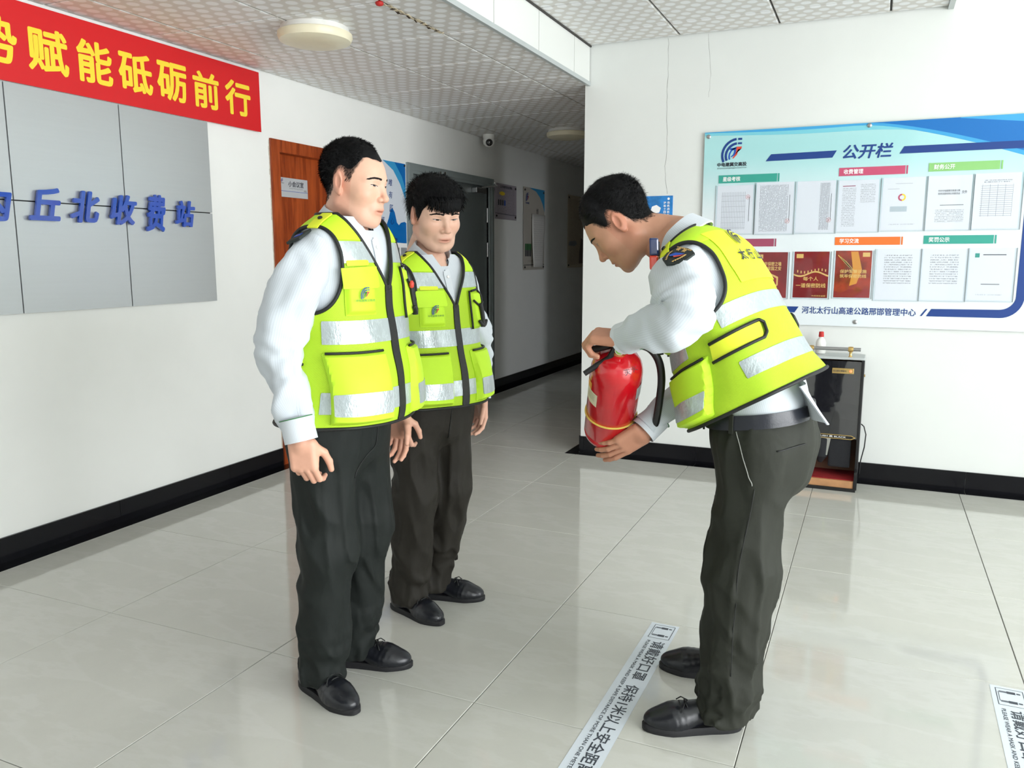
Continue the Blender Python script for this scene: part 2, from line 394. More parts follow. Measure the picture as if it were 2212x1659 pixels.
for zc in (.32, 1.46, 1.80): MB().tube([(XW - .004, 7.448, zc - .07), (XW - .004, 7.448, zc + .07)], .009, 8).build('hinge', 'steel', d2, smooth='a')
MB().box((XW - .012, 7.12, 2.0), (XW + .045, 7.33, 2.05)).build('door_closer', 'steel', d2, bevel=.006)
MB().tube([(XW + .03, 7.24, 2.055), (XW + .12, 7.42, 2.075), (XW + .03, 7.55, 2.115)], .008, 8).lathe([(.016, 0), (.016, .02)], 10, (XW + .03, 7.55, 2.105)).build('closer_arm', 'chrome', d2, smooth='a')
mb = MB(); mb.lathe([(.014, 0), (.014, .02)], 10, (XW + .02, 6.5, 2.12), (1, 0, 0)).lathe([(.014, 0), (.014, .02)], 10, (XW + .02, 6.42, 2.118), (1, 0, 0)); mb.build('frame_stud', 'chrome', d2, smooth='a')
# ================================================================== things on the walls, ceiling and floor
LX, LY = (0, 1, 0), (0, 0, 1)      # reading directions on the long white wall
BX, BY = (1, 0, 0), (0, 0, 1)      # reading directions on the notice board wall
def flat(name, col, rough=.5): M[name] = pbr(name, s2l(*col), rough); return name
for n_, c_ in dict(p_red=(214, 26, 32), p_yel=(252, 222, 60), p_blue=(12, 74, 176), p_navy=(14, 58, 132), p_ink=(36, 40, 52), p_white=(246, 246, 246), p_teal=(52, 158, 142), p_pink=(196, 78, 112),
                   p_green=(140, 198, 120), p_orange=(236, 116, 44), p_gold=(232, 190, 110), p_maroon=(150, 28, 34), p_grey=(150, 152, 156), p_sky=(60, 160, 215), p_plum=(160, 72, 100), p_cyan=(120, 200, 216), p_deep=(0, 108, 186), p_lred=(214, 70, 56), p_green2=(30, 110, 50)).items(): flat(n_, c_, .45)
def sheet_mesh(name, o, xd, yd, w, h, t=.002, n=1, curl=0.):
    o, xd, yd = Vector(o), Vector(xd), Vector(yd); z = xd.cross(yd)
    vs = []; fs = []; uv = []
    for k, dz in enumerate((0, t)):
        for j in range(n + 1):
            for i in range(n + 1):
                a, b = i / n, j / n; c = curl * (math.sin(a * 3.1) * .5 + (1 - b) ** 2)
                vs.append(o + xd * (a * w) + yd * (b * h) + z * (dz + c)); uv.append((a, b))
    N = (n + 1) ** 2; q = lambda i, j, k: k * N + j * (n + 1) + i
    for j in range(n):
        for i in range(n):
            fs.append((q(i, j, 1), q(i + 1, j, 1), q(i + 1, j + 1, 1), q(i, j + 1, 1))); fs.append((q(i, j, 0), q(i, j + 1, 0), q(i + 1, j + 1, 0), q(i + 1, j, 0)))
    for i in range(n):
        fs += [(q(i, 0, 0), q(i + 1, 0, 0), q(i + 1, 0, 1), q(i, 0, 1)), (q(i + 1, n, 0), q(i, n, 0), q(i, n, 1), q(i + 1, n, 1)),
               (q(0, i + 1, 0), q(0, i, 0), q(0, i, 1), q(0, i + 1, 1)), (q(n, i, 0), q(n, i + 1, 0), q(n, i + 1, 1), q(n, i, 1))]
    me = bpy.data.meshes.new(name); me.from_pydata(vs, [], fs); l = me.uv_layers.new(name='UVMap')
    idx = np.empty(len(me.loops), 'i4'); me.loops.foreach_get('vertex_index', idx); l.data.foreach_set('uv', np.array(uv, 'f4')[idx].ravel())
    return me
def poly(pts, o, xd, yd, z, name, mat, parent, local=False):  # flat printed shape z above the sheet
    o = Vector(o) + Vector(xd).cross(Vector(yd)) * z
    mb = MB(); mb.add([o + Vector(xd) * a + Vector(yd) * b for a, b in pts], [tuple(range(len(pts)))]); return mb.build(name, mat, parent, local=local)
def doc_mat(name, style, base=(236, 238, 244), ink=(150, 152, 160)):
    m, nt, b = nodes(name); (u, v, _), uv = coords(nt, 'UV')
    ins = lambda x0, x1, y0, y1: (u > x0) * (u < x1) * (v > y0) * (v < y1)
    def lines(n, k=.55, sc=70): return ((v * n).f('FRACT') < k) * (noise(nt, uv, sc, 1, .5, (1, .35, 1)) > .46)
    if style == 'table':   ink_f = ins(.12, .80, .08, .86) * (((u * 22).f('FRACT') < .28).f('MAXIMUM', ((v * 9).f('FRACT') < .06))) * .7
    elif style == 'dense': ink_f = ins(.10, .86, .04, .95) * ((u * 30).f('FRACT') < .42) * (noise(nt, uv, 40, 2) > .42)
    elif style == 'side':  ink_f = ins(.60, .86, .05, .96) * ((u * 34).f('FRACT') < .5) * (noise(nt, uv, 40, 2) > .38)
    elif style == 'two':   ink_f = (ins(.10, .44, .10, .86).f('MAXIMUM', ins(.55, .92, .55, .93))) * lines(30) * .6
    elif style == 'letter': ink_f = ins(.20, .86, .13, .38) * lines(34) * .7
    elif style == 'grid':  ink_f = (ins(.14, .84, .22, .80) * (((v * 26).f('FRACT') < .16).f('MAXIMUM', ((u * 6).f('FRACT') < .05)))).f('MAXIMUM', ins(.2, .8, .82, .88) * lines(30))
    elif style == 'page':  ink_f = ins(.18, .84, .32, .90) * lines(22, .5, 60) * .8
    elif style == 'blank': ink_f = ins(.2, .8, .1, .12) * lines(30) * .5
    else: ink_f = ins(.1, .9, .1, .9) * lines(24) * .6
    nt.links.new(mixc(nt, ink_f, s2l(*base), s2l(*ink)), b.inputs['Base Color']); b.inputs['Roughness'].default_value = .35
    b.inputs['Coat Weight'].default_value = .4; b.inputs['Coat Roughness'].default_value = .08
    return m
def logo(o, xd, yd, s, parent, z, cols=('p_navy', 'p_blue', 'p_lred'), name='logo', local=False):
    def arc(r0, r1, a0, a1, c, n=10):
        return [(c[0] + r1 * math.cos(R(a0 + (a1 - a0) * i / n)), c[1] + r1 * math.sin(R(a0 + (a1 - a0) * i / n))) for i in range(n + 1)] + \
               [(c[0] + r0 * math.cos(R(a1 - (a1 - a0) * i / n)), c[1] + r0 * math.sin(R(a1 - (a1 - a0) * i / n))) for i in range(n + 1)]
    def P(pts, m): poly([(a * s, b * s) for a, b in pts], o, xd, yd, z, name, m, parent, local)
    def P2(pts, m):
        h = len(pts) // 2
        mb = MB(); oo = Vector(o) + Vector(xd).cross(Vector(yd)) * z
        mb.add([oo + Vector(xd) * a * s + Vector(yd) * b * s for a, b in pts], [(i, i + 1, 2 * h - 2 - i, 2 * h - 1 - i) for i in range(h - 1)]); mb.build(name, m, parent, local=local)
    P2(arc(.80, .93, 97, 205, (.82, .18)), cols[0]); P2(arc(.60, .73, 97, 203, (.82, .14)), cols[0]); P2(arc(.44, .52, 100, 200, (.82, .10)), cols[1])
    P([(.80, .98), (1.02, .98), (1.02, 1.09), (.80, 1.09)], cols[0]); P([(.80, .75), (1.02, .75), (1.02, .85), (.80, .85)], cols[0])
    P2([(.36, .46), (.6, .46), (.6, .34), (.55, .2), (.42, .08), (.47, .06), (.64, .18), (.70, .34), (.70, .56), (.40, .56)], cols[1])
    P2([(.70, .62), (1.02, .62), (1.0, .50), (.84, .48), (.78, .2), (.58, -.02), (.52, -.0), (.66, .2), (.72, .40), (.72, .62)][:10], cols[2])
# --- red banner
bn = thing('banner', 'long red cloth banner with bold yellow characters above the grey sign panels', 'banner', (XW, 3.0, 2.16))
link(sheet_mesh('cloth', (XW + .024, 1.5, 2.158), LX, LY, 2.646, .356, .002), 'cloth', 'p_red', bn)
for ch, y0, y1 in (('势', 2.365, 2.573), ('赋', 2.619, 2.825), ('能', 2.87, 3.07), ('砥', 3.105, 3.319), ('砺', 3.348, 3.554), ('前', 3.599, 3.799), ('行', 3.846, 4.061)):
    text(ch, (XW + .0268, y0, 2.228), LX, LY, y1 - y0, .2, 'character', 'p_yel', bn, bold=.026)
# --- grey sign panels with blue characters
M['alu'] = pbr('brushed_aluminium', s2l(200, 204, 206), .34, .6, var=.012, vs=2, sx=(1, 1, 40))
M['alu'].node_tree.nodes['Principled BSDF'].inputs['Base Color']
sp = thing('wall_sign', 'silver grey wall sign of square panels with raised blue characters', 'sign', (XW, 3.0, 1.13))
for i, y0 in enumerate((1.288, 1.89, 2.492, 3.094)):
    for z0, z1 in ((1.133, 1.639), (1.645, 2.154)): MB().box((XW, y0 + .003, z0), (XW + .02, y0 + .599 + .006 * (i == 3), z1)).build('sign_panel', 'alu', sp)
MB().box((XW, 1.29, 1.136), (XW + .012, 3.69, 2.15)).build('backing', 'black', sp)
M['blue_acr'] = pbr('blue_acrylic', s2l(10, 70, 180), .12, coat=.6)
for ch, y0, y1, z0, z1 in (('内', 2.30, 2.472, 1.545, 1.70), ('丘', 2.547, 2.71, 1.556, 1.709), ('北', 2.759, 2.925, 1.554, 1.707), ('收', 2.982, 3.149, 1.552, 1.703), ('费', 3.202, 3.336, 1.524, 1.718), ('站', 3.403, 3.547, 1.555, 1.699)):
    text(ch, (XW + .03, y0, z0), LX, LY, y1 - y0, z1 - z0, 'character', 'blue_acr', sp, bold=.03, ext=.012, shear=.22)
    MB().tube([(XW + .018, (y0 + y1) / 2, (z0 + z1) / 2), (XW + .032, (y0 + y1) / 2, (z0 + z1) / 2)], .006, 6).build('stand_off', 'steel', sp)
# --- door plate
M['plate'] = pbr('silver_plate', s2l(214, 216, 220), .3, .3)
dp = thing('door_plate', 'small silver room plate with dark lettering on the wooden door', 'sign', (XW - .06, 4.53, 1.785))
MB().box((XW - .06, 4.38, 1.785), (XW - .05, 4.68, 1.912)).build('plate', 'plate', dp, bevel=.002)
px = XW - .0495
text('小会议室', (px, 4.475, 1.855), LX, LY, .16, .038, 'lettering', 'p_ink', dp, bold=.015)
text('Small Meeting Room', (px, 4.485, 1.838), LX, LY, .14, .013, 'lettering', 'p_grey', dp)
MB().box((px - .0003, 4.39, 1.823), (px, 4.675, 1.8255)).build('blue_line', 'p_blue', dp); text('102', (px, 4.638, 1.829), LX, LY, .028, .012, 'lettering', 'p_ink', dp)
logo((px, 4.405, 1.885), LX, LY, .018, dp, .0002); text('中电建冀交高投', (px, 4.402, 1.872), LX, LY, .03, .006, 'lettering', 'p_ink', dp)
# --- blue poster beside the wooden door
def sky_poster_mat():
    m, nt, b = nodes('blue_white_print'); (u, v, _), uv = coords(nt, 'UV')
    nt.links.new(mixc(nt, v.step(.12, .5), s2l(196, 208, 220), s2l(226, 232, 242)), b.inputs['Base Color']); b.inputs['Roughness'].default_value = .25
    return m
M['poster_paper'] = sky_poster_mat()
PXW = XW + .001
po = thing('wall_poster', 'tall blue and white poster of a toll plaza between the two doors', 'poster', (XW, 5.6, 1.27))
link(sheet_mesh('print', (PXW, 5.30, 1.275), LX, LY, .585, .865, .003), 'print', 'poster_paper', po)
O = (PXW + .003, 5.30, 1.275)
poly([(.585, .865), (.25, .865), (.40, .80), (.50, .70), (.585, .57)], O, LX, LY, .0004, 'printed_corner', 'p_sky', po)
poly([(.585, .865), (.42, .865), (.53, .76), (.585, .66)], O, LX, LY, .0008, 'printed_corner', 'p_deep', po)
mt = [(0, .20), (.585, .20), (.585, .39), (.56, .40), (.50, .39), (.47, .37), (.44, .39), (.41, .47), (.38, .50), (.35, .49), (.32, .42), (.28, .36), (.2, .38), (.12, .33), (0, .35)]
poly(mt, O, LX, LY, .0004, 'printed_mountain', 'p_deep', po)
poly([(0, .19), (.585, .19), (.585, .225), (0, .24)], O, LX, LY, .0008, 'printed_canopy', 'p_white', po)
poly([(.20, .24), (.44, .235), (.44, .265), (.20, .27)], O, LX, LY, .001, 'printed_canopy', 'p_navy', po)
poly([(0, .08), (.585, .08), (.585, .19), (0, .19)], O, LX, LY, .0006, 'printed_lane', 'p_grey', po)
for i, a in enumerate((.1, .22, .37, .47)): poly([(a, .08), (a + .022, .08), (a + .022, .19), (a, .19)], O, LX, LY, .001, 'printed_column', 'p_white', po)
for i in range(7): poly([(.06 + .075 * i, .075), (.085 + .075 * i, .075), (.085 + .075 * i, .10), (.06 + .075 * i, .10)], O, LX, LY, .0013, 'printed_bollard', 'p_yel', po)
for i, (y, z) in enumerate(((.352, .70), (.352, .605), (.356, .50), (.364, .40))): text('唯有匠心'[i], (O[0] + .0014, O[1] + y - .025, O[2] + z - .028), LX, LY, .055, .055, 'character', 'p_navy', po, bold=.005, shear=.15)
text('逐', (O[0] + .0014, O[1] + .205, O[2] + .37), LX, LY, .055, .055, 'character', 'p_navy', po, bold=.005, shear=.15)
def pins(parent, pts, xd, yd, m='black', r=.008):
    n = Vector(xd).cross(Vector(yd))
    for p in pts: MB().lathe([(r, 0), (r, .006), (r * .7, .009)], 10, p, n).build('screw', m, parent, smooth='a')
pins(po, [(PXW + .003, 5.87, 2.125), (PXW + .003, 5.87, 1.29)], LX, LY)
# --- corridor posters
def cor_poster(label, y0, y1, z0, z1, mat, what):
    t = thing('corridor_poster', label, 'poster', (XW, (y0 + y1) / 2, z0), group='posters along the corridor wall')
    link(sheet_mesh('print', (PXW + .006, y0, z0), LX, LY, y1 - y0, z1 - z0, .004), 'print', mat, t)
    O = (PXW + .010, y0, z0); w_, h_ = y1 - y0, z1 - z0
    pins(t, [(O[0], y0 + a, z0 + b) for a in (.03, w_ - .03) for b in (.03, h_ - .03)], LX, LY, r=.012)
    return t, O, w_, h_
M['lilac'] = doc_mat('lilac_notice_print', 'x', (176, 168, 178), (120, 112, 124)); M['beige'] = doc_mat('beige_print', 'blank', (206, 200, 190), (150, 140, 130)); M['beige2'] = doc_mat('beige_print_faded', 'dense', (205, 192, 170), (176, 160, 140))
t, O, w_, h_ = cor_poster('lilac notice with a yellow oval and bold heading beside the steel door', 7.60, 8.136, 1.775, 2.133, 'lilac', 0)
text('公共场所安全须知', (O[0] + .001, O[1] + .12, O[2] + .315), LX, LY, .30, .028, 'lettering', 'p_ink', t, bold=.02)
poly([(.17 + .07 * math.cos(k * .5236), .26 + .02 * math.sin(k * .5236)) for k in range(12)], O, LX, LY, .001, 'printed_oval', 'p_yel', t)
for i in range(4): poly([(.07 + .05 * i, .14), (.10 + .05 * i, .14), (.10 + .05 * i, .19), (.085 + .05 * i, .20), (.07 + .05 * i, .19)], O, LX, LY, .001, 'printed_figure', 'p_ink' if i < 3 else 'p_blue', t)
poly([(0, .055), (w_, .045), (w_, .05), (0, .06)], O, LX, LY, .001, 'printed_line', 'p_ink', t)
t, O, w_, h_ = cor_poster('corridor poster with green-vested figures half covered by a loose white sheet', 8.337, 8.945, 1.245, 2.149, 'beige', 1)
poly([(w_, h_), (.15, h_), (.35, h_ - .03), (.47, h_ - .09), (.56, h_ - .17), (w_, h_ - .25)], O, LX, LY, .001, 'printed_corner', 'p_sky', t)
logo((O[0], O[1] + .06, O[2] + h_ - .14), LX, LY, .075, t, .001); text('中电建', (O[0] + .001, O[1] + .05, O[2] + h_ - .18), LX, LY, .1, .02, 'lettering', 'p_navy', t, bold=.02)
text('创', (O[0] + .001, O[1] + .36, O[2] + .63), LX, LY, .06, .06, 'character', 'p_ink', t, bold=.01); text('人', (O[0] + .001, O[1] + .22, O[2] + .57), LX, LY, .06, .05, 'character', 'p_ink', t, bold=.01)
for i in range(4):
    a = .04 + .045 * i; poly([(a, .22), (a + .036, .22), (a + .036, .29), (a, .29)], O, LX, LY, .001, 'printed_figure', 'p_green2', t); poly([(a + .004, .15), (a + .032, .15), (a + .032, .22), (a + .004, .22)], O, LX, LY, .001, 'printed_figure', 'p_ink', t)
poly([(.0, .05), (w_, .055), (w_, .062), (0, .057)], O, LX, LY, .001, 'printed_line', 'p_ink', t)
M['white_sheet'] = doc_mat('white_sheet', 'x', (240, 238, 234), (214, 212, 210))
me_ = sheet_mesh('loose_sheet', (PXW + .02, 8.55, 1.275), LX, LY, .39, .59, .001, 8, .02)
for v in me_.vertices:
    k = max(0, .45 - (v.co.z - 1.275)) / .45; v.co.y -= (v.co.y - 8.55) * .28 * k
tag(link(me_, 'loose_sheet', 'white_sheet', center=True, smooth=True), 'loose white sheet of paper hanging over the middle corridor poster', 'paper')
t, O, w_, h_ = cor_poster('faded beige poster deepest in the corridor with streaky grey print', 9.745, 10.355, 1.255, 2.158, 'beige2', 2)
M['dusk'] = pbr('dusk_print', s2l(120, 104, 96), .4)
poly([(.42, .05), (w_ - .02, .05), (w_ - .02, .35), (.5, .38), (.44, .2)], O, LX, LY, .001, 'printed_shape', 'dusk', t)
poly([(.02, .28), (.25, .27), (.34, .30), (.3, .34), (.06, .33)], O, LX, LY, .001, 'printed_shape', 'p_grey', t)
# --- notice board
def board_mat():
    m, nt, b = nodes('notice_board_print'); (u, v, _), uv = coords(nt, 'UV')
    nt.links.new(mixc(nt, v.step(.50, .92), s2l(226, 234, 238), s2l(168, 218, 220)), b.inputs['Base Color']); b.inputs['Roughness'].default_value = .18
    b.inputs['Coat Weight'].default_value = .5
    return m
M['board'] = board_mat()
BX0, BX1, BZ0, BZ1 = -1.054, .86, .968, 2.172; BYF = YB - .022
nb = thing('notice_board', 'large glossy blue and white notice board with coloured headings on the wall', 'notice board', (-.1, YB, BZ0))
link(sheet_mesh('board_panel', (BX0, BYF + .006, BZ0), BX, BY, BX1 - BX0, BZ1 - BZ0, .006), 'board_panel', 'board', nb)
OB = (0, BYF, 0)
def bp(pts, z, name, m): return poly(pts, OB, BX, BY, z, name, m, nb)
def curve_band(top, bot, z, m):
    mb = MB(); n = len(top); mb.add([(x, BYF - z, y) for x, y in top] + [(x, BYF - z, y) for x, y in bot], [(i, i + n, i + n + 1, i + 1)[::-1] for i in range(n - 1)]); mb.build('printed_wave', m, nb)
X_ = [BX0 + (BX1 - BX0) * i / 24 for i in range(25)]
tp = [(x, BZ1 - .001) for x in X_]
curve_band(tp, [(x, 2.150 - .02 * math.sin(max(0, min(1.2, x + 1.0)) * 2.4) - max(0, x + .2) ** 2 * .22) for x in X_], .0006, 'p_cyan')
curve_band(tp, [(x, min(BZ1 - .001, 2.166 - .012 * math.sin(max(0, min(1., x + 1.0)) * 3.1) - max(0, x + .15) ** 1.4 * .27)) for x in X_], .0010, 'p_sky')
curve_band([(x, BZ1 - .001) for x in X_ if x > -.1], [(x, min(BZ1 - .001, 2.172 - .27 * max(0, x + .094) ** 1.38)) for x in X_ if x > -.1], .0014, 'p_deep')
curve_band([(x, BZ1 - .001) for x in X_ if x > .35], [(x, BZ1 - .001 - (x - .35) * .12) for x in X_ if x > .35], .0018, 'p_sky')
bp([(-.673, 1.977), (-.286, 1.981), (-.263, 2.022), (-.642, 2.018)], .002, 'printed_bar', 'p_navy')
bp([(.079, 1.986), (.72, 1.986), (.72, 2.027), (.103, 2.027)], .002, 'printed_bar', 'p_navy')
text('公开栏', (-.228, BYF - .002, 1.967), BX, BY, .272, .085, 'title', 'p_navy', nb, bold=.022, shear=.2)
logo((-.935, BYF, 2.005), BX, BY, .112, nb, .002)
text('中电建冀交高投', (-.969, BYF - .002, 1.955), BX, BY, .182, .026, 'lettering', 'p_ink', nb, bold=.03); text('ZHONGDIANJIANJIJIAOGAOTOU', (-.969, BYF - .002, 1.94), BX, BY, .182, .009, 'lettering', 'p_ink', nb)
for s_, x0, x1, z0, z1, m_ in (('星级考核', -.956, -.60, 1.853, 1.902, 'p_teal'), ('收费管理', -.243, .117, 1.870, 1.918, 'p_pink'), ('财务公开', .239, .596, 1.877, 1.925, 'p_green'),
                               ('目', -.956, -.60, 1.455, 1.503, 'p_plum'), ('学习交流', -.243, .117, 1.461, 1.508, 'p_orange'), ('奖罚公示', .241, .597, 1.465, 1.513, 'p_teal')):
    MB().box((x0, BYF - .003, z0), (x1, BYF, z1)).build('heading_strip', m_, nb); MB().box((x1 + .006, BYF - .003, z0), (x1 + .014, BYF, z1)).build('heading_strip', m_, nb)
    if len(s_) > 1: text(s_, (x0 + .026, BYF - .0036, z0 + .010), BX, BY, .108, .029, 'lettering', 'p_white', nb, bold=.02)
    else: text(s_, (x0 + .115, BYF - .0036, z0 + .010), BX, BY, .02, .029, 'lettering', 'p_white', nb, bold=.02)
text('河北太行山高速公路邢邯管理中心', (-.412, BYF - .002, 1.04), BX, BY, .642, .045, 'lettering', 'p_navy', nb, bold=.012)
bp([(.252, 1.043), (.262, 1.043), (.290, 1.085), (.280, 1.085)], .002, 'printed_bar', 'p_navy')
arc_o = [(.66 + .115 * math.sin(a), 1.165 - .122 * math.cos(a)) for a in [k * math.pi / 2 / 10 for k in range(11)]]; arc_i = [(.655 + .078 * math.sin(a), 1.165 - .075 * math.cos(a)) for a in [k * math.pi / 2 / 10 for k in range(11)]]
mb = MB(); po_ = [(.284, 1.042)] + arc_o + [(.777, 1.95)]; pi_ = [(.31, 1.086)] + arc_i + [(.735, 1.95)]; n_ = len(po_)
mb.add([(x, BYF - .002, z) for x, z in po_] + [(x, BYF - .002, z) for x, z in pi_], [(i, i + 1, i + 1 + n_, i + n_) for i in range(n_ - 1)]); mb.build('printed_bar', 'p_navy', nb)
mb = MB(); q0 = [(.777, 1.95), (.775, 1.975), (.768, 1.995), (.752, 2.015), (.72, 2.027)]; q1 = [(.735, 1.95), (.735, 1.96), (.732, 1.972), (.727, 1.982), (.72, 1.986)]
mb.add([(x, BYF - .002, z) for x, z in q0] + [(x, BYF - .002, z) for x, z in q1], [(i, i + 1, i + 6, i + 5) for i in range(4)]); mb.build('printed_bar', 'p_navy', nb)
bp([(-.9, 1.048), (-.455, 1.045), (-.432, 1.082), (-.9, 1.082)], .002, 'printed_bar', 'p_navy')
pins(nb, [(-1.028, BYF, 2.145), (-.091, BYF, 2.156), (-.099, BYF, .996), (.82, BYF, 2.15), (-1.028, BYF, .996)], BX, BY, 'steel', .013)
def clear_mat():
    m, nt, b = nodes('clear_acrylic'); t = nt.nodes.new('ShaderNodeBsdfTransparent'); g = nt.nodes.new('ShaderNodeBsdfGlossy'); g.inputs['Roughness'].default_value = .04
    mx = nt.nodes.new('ShaderNodeMixShader'); mx.inputs[0].default_value = .025; t.inputs[0].default_value = (.96, .97, .98, 1)
    nt.links.new(t.outputs[0], mx.inputs[1]); nt.links.new(g.outputs[0], mx.inputs[2]); nt.links.new(mx.outputs[0], nt.nodes['Material Output'].inputs[0]); return m
M['clear'] = clear_mat(); M['edge'] = pbr('acrylic_edge', s2l(190, 202, 208), .15)
def pocket(x0, x1, z0, z1):
    MB().box((x0 - .006, BYF - .006, z0 - .006), (x1 + .012, BYF - .0045, z1)).build('pocket', 'clear', nb)
    mb = MB().box((x0 - .008, BYF - .006, z0 - .008), (x0 - .006, BYF, z1)).box((x1 + .012, BYF - .006, z0 - .008), (x1 + .014, BYF, z1)).box((x0 - .006, BYF - .006, z0 - .008), (x1 + .012, BYF, z0 - .006)); mb.build('pocket_edge', 'edge', nb)
for k_ in ('table', 'dense', 'side', 'two', 'blank', 'letter', 'grid', 'page'): M['doc_' + k_] = doc_mat('document_' + k_, k_)
M['maroon'] = pbr('maroon_print', s2l(140, 24, 30), .3, var=.25, vs=7); M['sunset'] = pbr('sunset_print', s2l(165, 50, 26), .3, var=.6, vs=9); M['amber'] = pbr('amber_print', s2l(225, 150, 50), .4)
rows = [('table', -.961, -.739, 1.538, 1.838, 'document sheet with a grid table and a red seal under the first teal heading', 1), ('dense', -.719, -.496, 1.535, 1.848, 'document sheet covered in dense vertical rows, second in the upper row', 1),
        ('side', -.478, -.256, 1.538, 1.847, 'mostly blank document sheet with a printed block along one side', 1), ('two', -.239, -.017, 1.542, 1.844, 'two-column document sheet with a red heading under the pink heading strip', 0),
        ('blank', .004, .229, 1.547, 1.851, 'document sheet with a small pink and yellow ring chart', 0), ('letter', .244, .467, 1.547, 1.852, 'letter with a two-line bold heading under the green heading strip', 0),
        ('grid', .481, .707, 1.549, 1.856, 'document sheet with a narrow-ruled table, last in the upper row', 0),
        ('page', -.95, -.735, 1.134, 1.419, 'document sheet first in the lower row beside the bending man', 0),
        ('maroon', -.712, -.512, 1.134, 1.419, 'maroon poster with a pale shield in the lower row', 2), ('maroon', -.472, -.269, 1.138, 1.422, 'maroon poster with a golden wall-and-people band in the lower row', 3), ('sunset', -.233, -.030, 1.144, 1.427, 'orange and maroon sunset poster with a yellow beam in the lower row', 4),
        ('page', -.002, .225, 1.136, 1.436, 'plain text page just after the sunset poster in the lower row', 0), ('page', .244, .467, 1.138, 1.437, 'plain text page under the teal heading of the lower row', 0), ('blank', .486, .707, 1.142, 1.440, 'nearly blank page with a small green icon, last in the lower row', 5)]
for st, x0, x1, z0, z1, lab, ex in rows:
    pocket(x0, x1, z0, z1)
    big = ex in (2, 3, 4); m_ = M[st] if big else M['doc_' + st]
    if big or ex or st in ('two', 'letter') or 'ring' in lab:
        t = thing('wall_notice' if big else 'document_sheet', lab, 'poster' if big else 'document', ((x0 + x1) / 2, BYF, z0), group='sheets in the notice board pockets')
        link(sheet_mesh('paper', (x0, BYF - .0005, z0), BX, BY, x1 - x0, z1 - z0, .0008), 'paper', m_, t)
    else:
        t = None; tag(link(sheet_mesh('document_sheet', (x0, BYF - .0005, z0), BX, BY, x1 - x0, z1 - z0, .0008), 'document_sheet', m_, center=True), lab, 'document', 'sheets in the notice board pockets')
    yy = BYF - .0022; w_, h_ = x1 - x0, z1 - z0; OO = (x0, yy, z0)
    def rect(a, b, c, d_, m, n='printed_shape'): poly([(a * w_, b * h_), (c * w_, b * h_), (c * w_, d_ * h_), (a * w_, d_ * h_)], OO, BX, BY, 0, n, m, t)
    def ring(cx_, cz_, r0, r1, m, a0=0, a1=360):
        mb = MB(); n = 16; A = [R(a0 + (a1 - a0) * k / n) for k in range(n + 1)]
        mb.add([(x0 + cx_ * w_ + r * math.cos(a), yy, z0 + cz_ * h_ + r * math.sin(a)) for r in (r1, r0) for a in A], [(k, k + 1, k + n + 2, k + n + 1)[::-1] for k in range(n)]); mb.build('printed_ring', m, t)
    def tx(s, a, b, c, d_, m, bo=.02): text(s, (x0 + a * w_, yy, z0 + b * h_), BX, BY, c * w_, d_ * h_, 'lettering', m, t, bold=bo)
    if ex == 1:
        cz = .75 if st == 'table' else .24; ring(.86, cz, .012, .0135, 'p_lred'); ring(.86, cz, .003, .005, 'p_lred')
        mb = MB(); mb.box((x0 + .895 * w_, yy, z0 + .25 * h_), (x0 + .905 * w_, yy + .0002, z0 + .75 * h_)); mb.build('printed_line', 'p_ink', t)
    if st == 'two': rect(.1, .88, .42, .895, 'p_plum')
    if 'ring' in lab: ring(.47, .62, .012, .021, 'p_pink', 90, 270); ring(.47, .62, .012, .021, 'p_yel', -90, 90); rect(.3, .88, .7, .885, 'p_grey'); rect(.12, .78, .4, .785, 'p_grey'); rect(.2, .35, .6, .45, 'edge')
    if st == 'letter': tx('中共中电建冀交高速公路', .24, .70, .5, .04, 'p_grey'); tx('投资发展有限公司委员会', .24, .645, .5, .04, 'p_grey'); tx('文件', .78, .66, .12, .06, 'p_grey'); rect(.3, .445, .84, .46, 'p_grey')
    if ex == 2:
        tx('筑牢保密之墙', .2, .70, .62, .09, 'p_gold'); tx('守护家国之安', .2, .60, .62, .09, 'p_gold'); rect(.06, .86, .26, .95, 'p_gold')
        poly([(a * w_, b * h_) for a, b in ((.5, .12), (.74, .28), (.74, .46), (.5, .54), (.26, .46), (.26, .28))], OO, BX, BY, 0, 'printed_shield', 'p_gold', t); poly([(a * w_, b * h_) for a, b in ((.5, .16), (.69, .3), (.69, .43), (.5, .5), (.31, .43), (.31, .3))], OO, BX, BY, .0004, 'printed_shield', 'p_maroon', t)
        rect(.36, .3, .64, .32, 'p_gold'); rect(.40, .32, .44, .40, 'p_gold'); rect(.56, .32, .60, .40, 'p_gold'); rect(.36, .40, .64, .42, 'p_gold')
    if ex == 3:
        wv = [(a, .50 + .05 * math.sin(a * 7 + 3.4)) for a in [k / 14 for k in range(15)]]
        mb = MB(); mb.add([(x0 + a * w_, yy, z0 + (b + k) * h_) for k in (0, .035) for a, b in wv], [(i, i + 1, i + 16, i + 15) for i in range(14)]); mb.build('printed_band', 'p_gold', t)
        for a in range(9): rect(.1 + .1 * a, .555 + .03 * math.sin(a * .7 + 3.4), .13 + .1 * a, .61 + .03 * math.sin(a * .7 + 3.4), 'p_gold')
        rect(.06, .86, .26, .95, 'p_gold'); tx('每个人', .28, .37, .44, .09, 'p_gold'); tx('一道保密防线', .08, .22, .86, .10, 'p_gold'); tx('中共河北省委', .55, .03, .4, .03, 'p_gold')
